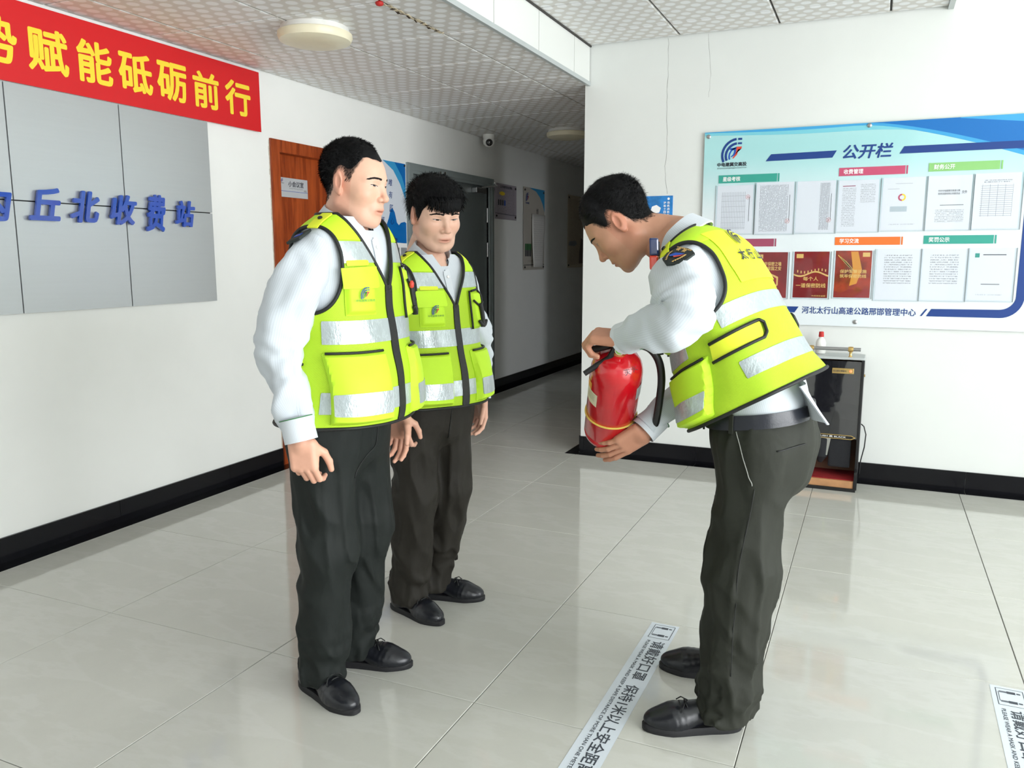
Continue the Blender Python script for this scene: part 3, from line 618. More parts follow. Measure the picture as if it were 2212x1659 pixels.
    if ex == 4:
        poly([(a * w_, b * h_) for a, b in ((.42, .98), (.62, .98), (.75, .6), (.62, .3), (.42, .25), (.5, .6))], OO, BX, BY, 0, 'printed_beam', 'amber', t)
        for k in range(4): poly([(a * w_, b * h_) for a, b in ((.06 + .07 * k, .90 - .04 * k), (.08 + .07 * k, .91 - .04 * k), (.40 + .05 * k, .66 - .03 * k), (.38 + .05 * k, .65 - .03 * k))], OO, BX, BY, .0003, 'printed_streak', 'p_gold', t)
        tx('保护军事设施', .14, .52, .74, .08, 'p_gold'); tx('筑牢保密防线', .14, .42, .74, .08, 'p_gold'); rect(.75, .87, .95, .96, 'p_gold')
        poly([(a * w_, b * h_) for a, b in ((0, 0), (1, 0), (1, .16), (.85, .2), (.7, .12), (.45, .19), (.2, .1), (0, .14))], OO, BX, BY, .0003, 'printed_hills', 'p_maroon', t)
    if ex == 5: rect(.12, .82, .22, .90, 'p_teal'); rect(.3, .865, .82, .88, 'p_ink'); rect(.3, .30, .72, .32, 'p_grey')
# --- little blue sign on the same wall
M['blue_print'] = pbr('blue_cloud_print', s2l(40, 130, 205), .3, var=.3, vs=14)
t = thing('safety_sign', 'small square sky-blue sign with white vertical writing behind the bending man', 'sign', (-1.343, YB, 1.60))
MB().box((-1.434, YB - .004, 1.60), (-1.252, YB - .0002, 1.788)).build('plate', 'blue_print', t)
poly([(.03, .09), (.05, .075), (.09, .08), (.10, .11), (.07, .13), (.04, .12)], (-1.43, YB - .004, 1.60), BX, BY, .0005, 'printed_cloud', 'p_white', t)
for i, ch in enumerate('扬帆启航新发展'): text(ch, (-1.288, YB - .0046, 1.735 - .02 * i), BX, BY, .016, .016, 'character', 'p_white', t, bold=.02)
for i, ch in enumerate('护航十四五'): text(ch, (-1.312, YB - .0046, 1.735 - .02 * i), BX, BY, .016, .016, 'character', 'p_white', t, bold=.02)
MB().lathe([(.008, 0), (.008, .0006)], 12, (-1.28, YB - .004, 1.768), (0, -1, 0)).build('emblem', 'p_white', t)
# --- ceiling lamps (switched off)
for x, y, lab in ((-2.675, 3.55, 'round cream ceiling lamp in the front hall near the banner'), (-2.66, 7.2, 'round ceiling lamp further back in the dim corridor')):
    t = thing('ceiling_lamp', lab, 'ceiling lamp', (x, y, ZL), group='round ceiling lamps')
    MB().lathe([(.168, 0), (.175, -.022), (.172, -.026)], 40, (x, y, ZL)).build('base_ring', 'white_pl', t, smooth='a')
    MB().lathe([(.170, -.024), (.186, -.03), (.187, -.046), (.178, -.066), (.14, -.078), (.06, -.083), (0, -.084)], 40, (x, y, ZL)).build('diffuser', 'cream_pl', t, smooth='a')
# --- dome camera
t = thing('security_camera', 'white dome security camera with a black eye under the corridor ceiling', 'camera', (-3.44, 7.18, ZL))
MB().lathe([(.058, 0), (.058, -.03), (.05, -.045)], 24, (-3.44, 7.18, ZL)).build('mount', 'white_pl', t, smooth='a')
MB().lathe([(.0, -.115), (.03, -.108), (.052, -.085), (.058, -.06), (.052, -.035), (.04, -.02)], 24, (-3.44, 7.18, ZL)).build('housing', 'white_pl', t, smooth=True)
d_ = (Vector((-.2, 1.5, 1.5)) - Vector((-3.44, 7.18, ZL - .07))).normalized()
MB().lathe([(.028, .036), (.034, .045), (.03, .056), (.012, .062), (0, .063)], 20, Vector((-3.44, 7.18, ZL - .07)), d_).build('lens_eye', 'gloss_black', t, smooth=True)
# --- floor stickers
M['stick'] = pbr('floor_sticker', s2l(214, 222, 230), .45); M['stick_ink'] = pbr('sticker_ink', s2l(58, 64, 74), .5)
def sticker(label, x0, x1, y0, y1, skew):
    t = thing('floor_sticker', label, 'floor sticker', ((x0 + x1) / 2, (y0 + y1) / 2, 0), group='distance stickers on the floor')
    Z = .0008; L = y1 - y0; W = x1 - x0
    q = lambda a, b: (x1 - b + skew * a / L, y1 - a)     # a along the sticker from the far end, b down from the top of the text
    mb = MB(); mb.add([(*q(0, 0), Z), (*q(0, W), Z), (*q(L, W), Z), (*q(L, 0), Z)], [(0, 1, 2, 3)]).add([(*q(0, 0), .0001), (*q(0, W), .0001), (*q(L, W), .0001), (*q(L, 0), .0001)], [(3, 2, 1, 0)]); mb.build('film', 'stick', t)
    xd = Vector((skew / L, -1, 0)).normalized(); yd = Vector((-xd.y, xd.x, 0))
    a0 = .15
    for part, w_ in (('请戴好口罩', .30), ('保持1米以上安全距离', .52)):
        p = q(a0, .062); text(part, (p[0], p[1], Z + .0003), xd, yd, w_ * (L - .3) / .86, .047, 'lettering', 'stick_ink', t, bold=.012); a0 += (w_ + .04) * (L - .3) / .86
    p = q(.15, .084); text('PLEASE WEAR A MASK AND KEEP A SAFE DISTANCE OF MORE THAN ONE METER', (p[0], p[1], Z + .0003), xd, yd, L - .30, .012, 'lettering', 'stick_ink', t, bold=.008)
    for a in (.015, L - .125):
        mb = MB(); e = .0012
        def seg(p0, p1, wd):
            A, B = Vector((*q(*p0), Z + .0003)), Vector((*q(*p1), Z + .0003)); n = (B - A).normalized().cross(Vector((0, 0, 1))) * wd
            mb.add([A - n, A + n, B + n, B - n], [(0, 1, 2, 3)])
        b0, b1 = .012, .088
        for p0, p1 in (((a, b0), (a + .11, b0)), ((a, b1), (a + .11, b1)), ((a, b0), (a, b1)), ((a + .11, b0), (a + .11, b1))): seg(p0, p1, e)
        for k in (.022, .085):
            seg((a + k, .034), (a + k, .058), .008); seg((a + k - .003, .058), (a + k - .003, .080), .0022); seg((a + k + .003, .058), (a + k + .003, .080), .0022); seg((a + k, .02), (a + k, .031), .0042)
        seg((a + .022, .082), (a + .085, .082), .001)
        mb.build('pictogram', 'stick_ink', t)
sticker('black and white floor sticker running past the bending man\'s shoes', -.704, -.598, 1.76, 2.905, -.012)
sticker('black and white floor sticker cut off at the edge beyond the bending man', .425, .528, 1.76, 2.905, -.02)
# --- shoe polishing machine
M['wood_in'] = pbr('inner_board', s2l(120, 82, 60), .5); M['mat_red'] = pbr('red_mat', s2l(150, 20, 26), .85, bs=.5, bscale=300, var=.2, vs=30); M['wood_l'] = pbr('light_wood', s2l(190, 140, 96), .5, var=.2, vs=8)
M['smoke'] = pbr('smoked_panel', (.012, .012, .016), .02, coat=1., spec=.9)
mx0, mx1, my0, my1 = -.40, -.028, 5.19, 5.385
t = thing('shoe_polisher', 'black shoe polishing machine with a glossy front panel against the wall', 'machine', ((mx0 + mx1) / 2, 5.28, 0))
MB().box((mx1 - .018, my0 - .012, .012), (mx1, my1, .785)).build('side_panel', 'black', t, bevel=.003); MB().box((mx0, my0 - .012, .012), (mx0 + .018, my1, .785)).build('side_panel', 'black', t, bevel=.003)
MB().box((mx0 + .018, my1 - .012, .012), (mx1 - .018, my1, .785)).build('back_panel', 'wood_in', t)
MB().box((mx0 + .018, my0, .305), (mx1 - .018, my0 + .012, .775)).build('front_panel', 'smoke', t)
MB().box((mx0 + .018, my0 + .014, .30), (mx1 - .018, my1 - .012, .32)).build('motor_floor', 'black', t)
MB().box((mx0, my0 - .012, .785), (mx1, my1, .80)).build('top_plate', 'grey_trim', t, bevel=.003)
MB().box((mx0 + .01, 5.10, .0), (mx1 - .006, my1, .02)).build('base_plate', 'black', t)
MB().box((mx0 + .02, 5.112, .02), (mx1 - .02, 5.13, .062)).build('kick_board', 'wood_l', t)
MB().box((mx0 + .02, 5.13, .02), (mx1 - .02, my1 - .014, .066)).build('red_mat', 'mat_red', t)
MB().box((mx1 - .018, 5.105, .012), (mx1, my0 - .012, .12)).build('side_foot', 'black', t)
MB().tube([(mx0 - .01, 5.21, .845), (-.055, 5.21, .845)], .011, 12).build('grip_bar', 'steel', t, smooth='a')
for hx_ in (-.11, -.33):
    MB().lathe([(.015, -.014), (.017, 0), (.015, .014)], 14, (hx_, 5.21, .845), (1, 0, 0)).lathe([(.013, 0), (.008, .006), (.008, .03), (.012, .036)], 12, (hx_, 5.21, .80)).build('bar_bracket', 'brass', t, smooth='a')
MB().box((-.205, my0 - .004, .700), (-.085, my0, .732)).build('label_plate', 'brass', t, bevel=.001)
text('自动感应擦鞋机', (-.2, my0 - .0045, .709), BX, BY, .075, .013, 'lettering', 'p_ink', t, bold=.01)
m_, nt_, b_ = nodes('red_indicator'); b_.inputs['Base Color'].default_value = (.9, .12, .05, 1); b_.inputs['Emission Color'].default_value = (1, .15, .06, 1); b_.inputs['Emission Strength'].default_value = 3; M['led'] = m_
MB().lathe([(.008, 0), (.007, .005), (.003, .008)], 12, (-.102, my0 - .004, .716), (0, -1, 0)).build('indicator_lamp', 'led', t, smooth=True)
MB().lathe([(.008, 0), (.008, .006)], 12, (mx1, 5.22, .69), (1, 0, 0)).build('side_button', 'brass', t, smooth='a')
pl = [(-.165, 0), (.14, 0), (.165, .013), (.14, .026), (-.165, .026)]
poly(pl, (-.215, my0 - .001, .30), BX, BY, .001, 'gold_strip', 'brass', t); poly([(-.16, .004), (.138, .004), (.155, .013), (.138, .022), (-.16, .022)], (-.215, my0 - .001, .30), BX, BY, .0016, 'dark_strip', 'black', t)
text('SHOE POLISH 黑 BLACK', (-.34, my0 - .0032, .308), BX, BY, .235, .011, 'lettering', 'p_white', t, bold=.01)
M['bristle'] = pbr('black_bristle', (.012, .013, .016), .9, bs=1., bscale=200)
MB().lathe([(.0, -.10), (.012, -.098), (.038, -.06), (.044, -.055), (.047, .05), (.044, .058), (.012, .06), (.0, .06)], 24, (-.245, 5.235, .235)).build('brush', 'bristle', t, smooth='a')
MB().box((-.20, 5.205, .12), (-.075, 5.30, .30)).build('brush_block', 'bristle', t, bevel=.01)
MB().add([(-.26, 5.204, .30), (-.19, 5.204, .30), (-.205, 5.204, .19), (-.225, 5.204, .19), (-.26, 5.21, .30), (-.19, 5.21, .30), (-.205, 5.21, .19), (-.225, 5.21, .19)], [(0, 3, 2, 1), (4, 5, 6, 7), (0, 1, 5, 4), (1, 2, 6, 5), (2, 3, 7, 6), (3, 0, 4, 7)]).build('chrome_bracket', 'chrome', t)
cp = [(mx1 + .002, 5.33, .375), (mx1 + .018, 5.335, .36), (mx1 + .032, 5.34, .31), (mx1 + .028, 5.345, .23), (mx1 + .012, 5.35, .14), (mx1 + .01, 5.352, .07), (mx1 + .004, 5.35, .02)]
MB().tube(cp, .0035, 8).build('power_cord', 'black', t, smooth=True)
# --- bottle on the machine
t = thing('bottle', 'white plastic bottle with a red cap on top of the black machine', 'bottle', (-.285, 5.315, .802))
MB().lathe([(.028, 0), (.03, .006), (.03, .065), (.024, .085), (.012, .098), (.012, .104)], 24, (-.285, 5.315, .802)).build('bottle_body', 'white_pl', t, smooth='a')
mb = MB()
MB().lathe([(.015, .102), (.0155, .11), (.0135, .132), (.012, .134)], 16, (-.285, 5.315, .802)).build('cap', 'red', t, smooth='a')
# ================================================================== organic modelling tools
def V(*a): return np.array(a, 'f4')
class Nz:  # cheap smooth noise from random waves
    def __init__(s, seed, scale, n=14, an=(1, 1, 1)):
        r = np.random.RandomState(seed); k = r.normal(size=(n, 3)); k /= np.linalg.norm(k, axis=1)[:, None]
        s.k = (k * scale * r.uniform(.5, 1.7, (n, 1)) * np.array(an)).astype('f4'); s.p = r.uniform(0, 6.28, n).astype('f4'); s.n = n
    def __call__(s, P):
        o = np.zeros(len(P), 'f4')
        for k, p in zip(s.k, s.p): o += np.sin(P @ k + p)
        return o / math.sqrt(s.n) * 1.2
def smin(a, b, k):
    h = np.clip(.5 + .5 * (b - a) / k, 0, 1); return b + (a - b) * h - k * h * (1 - h)
def smax(a, b, k): return -smin(-a, -b, k)
def cone(P, a, b, ra, rb):
    a, b = V(*a), V(*b); d = b - a; L = float(d @ d) + 1e-9
    t = np.clip(((P - a) @ d) / L, 0, 1); return np.linalg.norm(P - a - t[:, None] * d, axis=1) - (ra + (rb - ra) * t)
def ell(P, c, r, rot=None):
    q = P - V(*c)
    if rot is not None: q = q @ np.asarray(rot, 'f4')
    r = V(*r); k0 = np.linalg.norm(q / r, axis=1); k1 = np.linalg.norm(q / (r * r), axis=1) + 1e-9
    return k0 * (k0 - 1) / k1
def rbox(P, c, A, h, r):  # A columns = axes
    q = np.abs((P - V(*c)) @ np.asarray(A, 'f4')) - (V(*h) - r)
    return np.linalg.norm(np.maximum(q, 0), axis=1) + np.minimum(q.max(1), 0) - r
def surfnet(fn, lo, hi, h):
    lo, hi = V(*lo), V(*hi); n = np.ceil((hi - lo) / h).astype(int) + 1
    ax = [lo[i] + h * np.arange(n[i], dtype='f4') for i in range(3)]
    d = np.empty(tuple(n), 'f4'); st = max(1, 400000 // int(n[1] * n[2]))
    for i in range(0, n[0], st):
        g = np.stack(np.meshgrid(ax[0][i:i + st], ax[1], ax[2], indexing='ij'), -1).reshape(-1, 3)
        d[i:i + st] = fn(g).reshape(-1, n[1], n[2])
    c = tuple(k - 1 for k in n); acc = np.zeros(c + (3,), 'f4'); cnt = np.zeros(c, 'f4')
    def corner(o): return d[o[0]:o[0] + c[0], o[1]:o[1] + c[1], o[2]:o[2] + c[2]]
    for a in range(3):
        b1, b2 = [k for k in range(3) if k != a]
        for i in (0, 1):
            for j in (0, 1):
                o = [0, 0, 0]; o[b1] = i; o[b2] = j; c0 = corner(o); o2 = list(o); o2[a] = 1; c1 = corner(o2)
                m = (c0 < 0) != (c1 < 0); t = np.where(m, c0 / np.where(m, c0 - c1, 1), 0)
                acc[..., a] += t; acc[..., b1] += m * i; acc[..., b2] += m * j; cnt += m
    act = cnt > 0; idx = np.full(c, -1, 'i8'); idx[act] = np.arange(act.sum())
    ijk = np.argwhere(act).astype('f4'); v = lo + (ijk + acc[act] / cnt[act][:, None]) * h
    fs = []; s = d < 0
    for a in range(3):
        b1, b2 = (a + 1) % 3, (a + 2) % 3
        sl0 = [slice(None)] * 3; sl1 = [slice(None)] * 3; sl0[a] = slice(0, -1); sl1[a] = slice(1, None)
        m = s[tuple(sl0)] != s[tuple(sl1)]; sg = s[tuple(sl0)]
        e = np.argwhere(m); e = e[(e[:, b1] > 0) & (e[:, b2] > 0) & (e[:, b1] < n[b1] - 1) & (e[:, b2] < n[b2] - 1)]
        if not len(e): continue
        def at(o1, o2): q = e.copy(); q[:, b1] += o1; q[:, b2] += o2; return idx[q[:, 0], q[:, 1], q[:, 2]]
        f = np.stack([at(-1, -1), at(0, -1), at(0, 0), at(-1, 0)], 1); fl = ~sg[e[:, 0], e[:, 1], e[:, 2]]
        f[fl] = f[fl][:, ::-1]; fs.append(f)
    return v, np.concatenate(fs)
def np_mesh(name, v, f, uv=None, col=None):
    me = bpy.data.meshes.new(name); nv = len(v); f = [np.asarray(x) for x in ([f] if isinstance(f, np.ndarray) else f)]
    if all(x.ndim == 2 for x in f):
        nl = sum(x.size for x in f); nf = sum(len(x) for x in f)
        me.vertices.add(nv); me.vertices.foreach_set('co', np.ascontiguousarray(v, 'f4').ravel())
        me.loops.add(nl); me.loops.foreach_set('vertex_index', np.concatenate([x.ravel() for x in f]).astype('i4'))
        me.polygons.add(nf); sz = np.concatenate([np.full(len(x), x.shape[1]) for x in f]); me.polygons.foreach_set('loop_start', np.concatenate([[0], np.cumsum(sz)[:-1]]).astype('i4'))
        me.update(calc_edges=True); me.validate()
    if uv is not None:
        l = me.uv_layers.new(name='UVMap'); ix = np.empty(len(me.loops), 'i4'); me.loops.foreach_get('vertex_index', ix); l.data.foreach_set('uv', np.asarray(uv, 'f4')[ix].ravel())
    if col is not None:
        a = me.color_attributes.new('Col', 'FLOAT_COLOR', 'POINT'); c = np.ones((nv, 4), 'f4'); c[:, :3] = col; a.data.foreach_set('color', c.ravel())
    return me
def join(parts):
    v = []; f = []; o = 0
    for a, b in parts: v.append(a); f.append(b + o); o += len(a)
    return np.concatenate(v), np.concatenate(f)
def axes(pitch=0, yaw=0, roll=0):  # columns forward, left, up ; degrees, pitch>0 looks down, yaw>0 turns left
    Mx = Matrix.Rotation(R(yaw), 3, 'Z') @ Matrix.Rotation(R(pitch), 3, 'Y') @ Matrix.Rotation(R(roll), 3, 'X'); return np.array(Mx, 'f4')
def cr(xs, ys, x):  # monotone-ish smooth interpolation
    xs = np.asarray(xs, 'f8'); ys = np.asarray(ys, 'f8'); x = np.clip(x, xs[0], xs[-1]); i = np.clip(np.searchsorted(xs, x) - 1, 0, len(xs) - 2)
    sl = np.gradient(ys, xs, axis=0); h = xs[i + 1] - xs[i]; t = (x - xs[i]) / h
    if ys.ndim == 2: h, t = h[:, None], t[:, None]
    return (2 * t**3 - 3 * t**2 + 1) * ys[i] + (t**3 - 2 * t**2 + t) * h * sl[i] + (-2 * t**3 + 3 * t**2) * ys[i + 1] + (t**3 - t**2) * h * sl[i + 1]
class Surf:
    """tube surface S(theta, h): theta from the front centre, positive to the wearer's left"""
    def __init__(s, st, nt=180, nh=130, disp=None, h0=None, h1=None):
        st = [tuple(x) for x in st]; H = np.array([x[0] for x in st]); C = np.array([x[1] for x in st]); rest = np.array([x[2:] for x in st], 'f8')
        h = np.linspace(H[0] if h0 is None else h0, H[-1] if h1 is None else h1, nh); c = cr(H, C, h); r = cr(H, rest, h)  # a, bf, bb, pitch, yaw
        th = np.linspace(-math.pi, math.pi, nt + 1); n = 2.35
        sn, cs = np.sin(th), np.cos(th); ex = 2 / n
        sx = np.sign(sn) * np.abs(sn) ** ex; cx_ = np.sign(cs) * np.abs(cs) ** ex
        P = np.empty((nh, nt + 1, 3)); s.lat = np.empty((nh, nt + 1))
        for i in range(nh):
            a, bf, bb, pi_, ya = r[i]; A = axes(pi_, ya)
            d = np.where(cx_ > 0, bf, bb); P[i] = c[i] + np.outer(sx * a, A[:, 1]) + np.outer(cx_ * d, A[:, 0]); s.lat[i] = sx * a
        s.P = P; s.h = np.repeat(h[:, None], nt + 1, 1); s.th = np.repeat(th[None], nh, 0)
        N = s._norm()
        if disp is not None:
            s.P = P + N * disp(P.reshape(-1, 3).astype('f4'), s).reshape(nh, nt + 1)[..., None]; N = s._norm()
        s.N = N
        L = np.concatenate([np.zeros((nh, 1)), np.cumsum(np.linalg.norm(np.diff(s.P, axis=1), axis=2), 1)], 1); m = nt // 2
        s.s = L - L[:, m:m + 1]; s.L = L[:, -1]; s.sb = np.where(s.s > 0, s.s - s.s[:, -1:], s.s - s.s[:, :1])
    def _norm(s):
        P = s.P; dh = np.gradient(P, axis=0); dt = np.empty_like(P); dt[:, 1:-1] = P[:, 2:] - P[:, :-2]; dt[:, 0] = dt[:, -1] = P[:, 1] - P[:, -2]
        N = np.cross(dt, dh); N /= np.linalg.norm(N, axis=2)[..., None] + 1e-9; return N
    def at(s, sv, hv, off=0., back=False):
        H = s.h[:, 0]; i = int(np.clip(np.searchsorted(H, hv) - 1, 0, len(H) - 2)); t = (hv - H[i]) / (H[i + 1] - H[i])
        def row(k):
            q = s.sb[k] if back else s.s[k]
            if back: o = np.argsort(q); return np.array([np.interp(sv, q[o], (s.P[k] + s.N[k] * off)[o, j]) for j in range(3)])
            return np.array([np.interp(sv, q, s.P[k, :, j] + s.N[k, :, j] * off) for j in range(3)])
        return row(i) * (1 - t) + row(i + 1) * t
    def nrm(s, sv, hv): a = s.at(sv, hv); b = s.at(sv, hv, .01); n = b - a; return n / np.linalg.norm(n)
    def patch(s, name, mat, parent, field, off=.0, thick=.002, bulge=None, tri=False, loops=False, inner=True):
        nh, nt = s.h.shape; g = np.broadcast_to(field(s), s.h.shape).astype('f8')
        idx = np.arange(nh * nt).reshape(nh, nt); q = np.stack([idx[:-1, :-1], idx[:-1, 1:], idx[1:, 1:], idx[1:, :-1]], -1).reshape(-1, 4)
        G = g.ravel(); ins = (G > 0)[q]; full = q[ins.all(1)]; part = q[ins.any(1) & ~ins.all(1)]
        Pf, Nf = s.P.reshape(-1, 3), s.N.reshape(-1, 3); A = np.column_stack([Pf, Nf, s.s.ravel(), s.h.ravel(), s.sb.ravel(), G])
        extra = []; ed = {}; polys = []; base = len(A)
        def cut(i, j):
            k = (min(i, j), max(i, j))
            if k not in ed: t = G[i] / (G[i] - G[j]); ed[k] = base + len(extra); extra.append(A[i] + (A[j] - A[i]) * t)
            return ed[k]
        for c in part:
            for tr in ((c[0], c[1], c[2]), (c[0], c[2], c[3])):
                o = []
                for i in range(3):
                    a, b = int(tr[i]), int(tr[(i + 1) % 3])
                    if G[a] > 0: o.append(a)
                    if (G[a] > 0) != (G[b] > 0): o.append(cut(a, b))
                if len(o) >= 3: polys.append(o)
        if extra: A = np.vstack([A, np.array(extra)])
        if not len(full) and not polys: return None
        tris = [full[:, [0, 1, 2]], full[:, [0, 2, 3]]] + [np.array([[p[0], p[k], p[k + 1]] for p in polys for k in range(1, len(p) - 1)], 'i8').reshape(-1, 3)]
        T = np.concatenate(tris)
        key = np.round(A[:, :3] / 2e-5).astype('i8'); _, fi, inv = np.unique(key, axis=0, return_index=True, return_inverse=True); inv = inv.ravel()
        T = inv[T]; B = A[fi]; T = T[(T[:, 0] != T[:, 1]) & (T[:, 1] != T[:, 2]) & (T[:, 0] != T[:, 2])]
        us, T2 = np.unique(T, return_inverse=True); T = T2.reshape(-1, 3); B = B[us]
        E = np.concatenate([T[:, [0, 1]], T[:, [1, 2]], T[:, [2, 0]]]); ek = np.sort(E, 1); _, ei, ec = np.unique(ek, axis=0, return_index=True, return_counts=True); bd = E[ei[ec == 1]]
        o = np.full(len(B), float(off))
        if bulge is not None: o = o + bulge(B[:, 6], B[:, 7], B[:, 9])
        top = B[:, :3] + B[:, 3:6] * o[:, None]; n = len(B)
        if inner:
            v = np.concatenate([top, B[:, :3] + B[:, 3:6] * (off - thick)]); f = np.concatenate([T, T[:, ::-1] + n, np.column_stack([bd[:, 1], bd[:, 0], bd[:, 0] + n]), np.column_stack([bd[:, 1], bd[:, 0] + n, bd[:, 1] + n])]); uv = np.tile(B[:, 6:8], (2, 1))
        else: v, f, uv = top, T, B[:, 6:8]
        ob = link(np_mesh(name, v, f, uv), name, mat, parent, smooth='a' if inner else True, local=True)
        if not loops: return ob
        nx = {int(a): int(b) for a, b in bd}; lp = []
        while nx:
            a = next(iter(nx)); c = [a]; b = nx.pop(a)
            while b != a and b in nx: c.append(b); b = nx.pop(b)
            if len(c) > 12: lp.append(top[c])
        return ob, lp
def smooth_loop(p, k=2, closed=True):
    p = np.asarray(p)
    for _ in range(k):
        if closed: p = (np.roll(p, 1, 0) + 2 * p + np.roll(p, -1, 0)) / 4
    return p
def sd_rect(s0, s1, h0, h1, tilt=0., back=False):
    def f(S):
        s_ = S.sb if back else S.s; hh = S.h - tilt * (s_ - (s0 + s1) / 2)
        return np.minimum(np.minimum(s_ - s0, s1 - s_), np.minimum(hh - h0, h1 - hh))
    return f
def both(f, g): return lambda S: np.minimum(f(S), g(S))
def sleeve(path, rad, n=28, m=70, disp=None, uvo=0):
    """cloth tube along joints; returns verts, quads, uv"""
    path = np.array(path, 'f8'); k = np.concatenate([[0], np.cumsum(np.linalg.norm(np.diff(path, axis=0), axis=1))]); t = np.linspace(0, k[-1], m)
    c = cr(k, path, t)
    for _ in range(3): c[1:-1] = (c[:-2] + 2 * c[1:-1] + c[2:]) / 4
    r = np.interp(t, np.linspace(0, k[-1], len(rad)) if not isinstance(rad[0], tuple) else [a for a, _ in rad], rad if not isinstance(rad[0], tuple) else [b for _, b in rad])
    T = np.gradient(c, axis=0); T /= np.linalg.norm(T, axis=1)[:, None]; u = np.cross(T[0], [0.3, .9, .2]); u /= np.linalg.norm(u); v = np.empty((m, n, 3)); uv = np.empty((m, n, 2)); an = np.arange(n) * 2 * math.pi / n
    for i in range(m):
        u = u - T[i] * (u @ T[i]); u /= np.linalg.norm(u); w_ = np.cross(T[i], u); d = np.outer(np.cos(an), u) + np.outer(np.sin(an), w_); rr_ = np.full(n, r[i])
        if disp is not None: rr_ = rr_ + disp(c[i] + d * r[i], t[i] / k[-1], an)
        v[i] = c[i] + d * rr_[:, None]; uv[i, :, 0] = an * .055; uv[i, :, 1] = t[i]
    q = [(i * n + j, i * n + (j + 1) % n, (i + 1) * n + (j + 1) % n, (i + 1) * n + j) for i in range(m - 1) for j in range(n)]
    return v.reshape(-1, 3), np.array(q), uv.reshape(-1, 2)
# ================================================================== people: materials
def skin_mat():
    m, nt, b = nodes('skin'); a = nt.nodes.new('ShaderNodeVertexColor'); a.layer_name = 'Col'
    c, v = coords(nt); n = noise(nt, v, 45, 3)
    mx = nt.nodes.new('ShaderNodeMix'); mx.data_type = 'RGBA'; mx.blend_type = 'MULTIPLY'; mx.inputs[0].default_value = 1
    nt.links.new(a.outputs[0], mx.inputs[6]); nt.links.new(mixc(nt, n, (.86, .84, .83), (1, 1, 1)), mx.inputs[7]); nt.links.new(mx.outputs[2], b.inputs['Base Color'])
    b.inputs['Roughness'].default_value = .46; b.inputs['Subsurface Weight'].default_value = .0; b.inputs['Subsurface Radius'].default_value = (1, .35, .2); b.inputs['Subsurface Scale'].default_value = .006
    b.inputs['Specular IOR Level'].default_value = .4
    return m
M['skin'] = skin_mat()
def uvcloth(name, col, kind, rough=.75, sheen=.0):
    m, nt, b = nodes(name); (u, v, _), uv = coords(nt, 'UV'); base = s2l(*col)
    if kind == 'mesh':
        f = (u * (2 * math.pi / .0046)).f('COSINE') * (v * (2 * math.pi / .0046)).f('COSINE')
        nt.links.new(mixc(nt, f.step(-.2, .5), base, tuple(x * .62 for x in base)), b.inputs['Base Color']); bump(nt, b, f, .25, .001)
    elif kind == 'stripe':
        f = (u * (2 * math.pi / .0052)).f('COSINE'); n = noise(nt, uv, 7, 3, .6, (1, .3, 1))
        nt.links.new(mixc(nt, f.step(-.3, .9) * .55, base, tuple(x * .84 for x in base)), b.inputs['Base Color']); bump(nt, b, n, .5, .008)
    elif kind == 'weave':
        n = noise(nt, uv, 500, 2); n2 = noise(nt, uv, 9, 3)
        nt.links.new(mixc(nt, n, tuple(x * .9 for x in base), base), b.inputs['Base Color']); bump(nt, b, n2, .35, .008)
    elif kind == 'reflect':
        f = (noise(nt, uv, 30, 4, .65, (1, .5, 1)) - .5).f('ABSOLUTE').step(.0, .04); g = ((u * 9).f('FRACT') < .5) * .5
        nt.links.new(mixc(nt, f, tuple(min(1, x * 1.15) for x in base), base), b.inputs['Base Color']); bump(nt, b, noise(nt, uv, 26, 4, .7, (1.6, .7, 1)), .5, .006)
        b.inputs['Metallic'].default_value = .35
    b.inputs['Roughness'].default_value = rough; b.inputs['Sheen Weight'].default_value = sheen
    return m
M['v_mesh'] = uvcloth('lime_mesh_fabric', (184, 224, 38), 'mesh', .7); M['v_cloth'] = uvcloth('lime_fabric', (194, 238, 42), 'weave', .65); M['v_yel'] = uvcloth('yellow_fabric', (226, 236, 50), 'weave', .65)
M['v_refl'] = uvcloth('reflective_tape', (176, 186, 188), 'reflect', .28); M['shirt'] = uvcloth('striped_shirt', (200, 207, 214), 'stripe', .8, .1); M['cuffw'] = uvcloth('shirt_cuff', (208, 214, 220), 'stripe', .8)
M['pipe'] = pbr('black_piping', (.006, .007, .007), .6); M['green_thread'] = pbr('green_thread', s2l(60, 120, 70), .7); M['zip'] = pbr('black_zip', (.008, .009, .009), .5, bs=.6, bscale=400)
def trousers_mat(name, col):
    m, nt, b = nodes(name); c, v = coords(nt); n = noise(nt, v, 260, 2); n2 = noise(nt, v, 14, 4, .6, (1, 1, .35)); base = s2l(*col)
    nt.links.new(mixc(nt, n, tuple(x * .8 for x in base), base), b.inputs['Base Color']); b.inputs['Roughness'].default_value = .7; bump(nt, b, n2, .18, .010); b.inputs['Specular IOR Level'].default_value = .3
    return m
M['tr1'] = trousers_mat('charcoal_green_trousers', (24, 29, 27)); M['tr2'] = trousers_mat('olive_brown_trousers', (38, 35, 29)); M['tr3'] = trousers_mat('olive_green_trousers', (41, 43, 36))
M['leather'] = pbr('black_leather', (.008, .009, .013), .3, bs=.35, bscale=45, var=.2, vs=20); M['sole'] = pbr('rubber_sole', (.010, .010, .012), .7); M['hairm'] = pbr('black_hair', (.004, .004, .0045), .62, spec=.16, bs=.9, bscale=330, sx=(.5, 1.6, 1))
M['belt'] = pbr('belt_leather', (.012, .014, .022), .32, bs=.2, bscale=150); M['eye_w'] = pbr('eye_white', s2l(186, 174, 166), .3); M['iris'] = pbr('dark_iris', (.008, .005, .004), .1); M['lash'] = pbr('eye_line', (.02, .012, .01), .6)
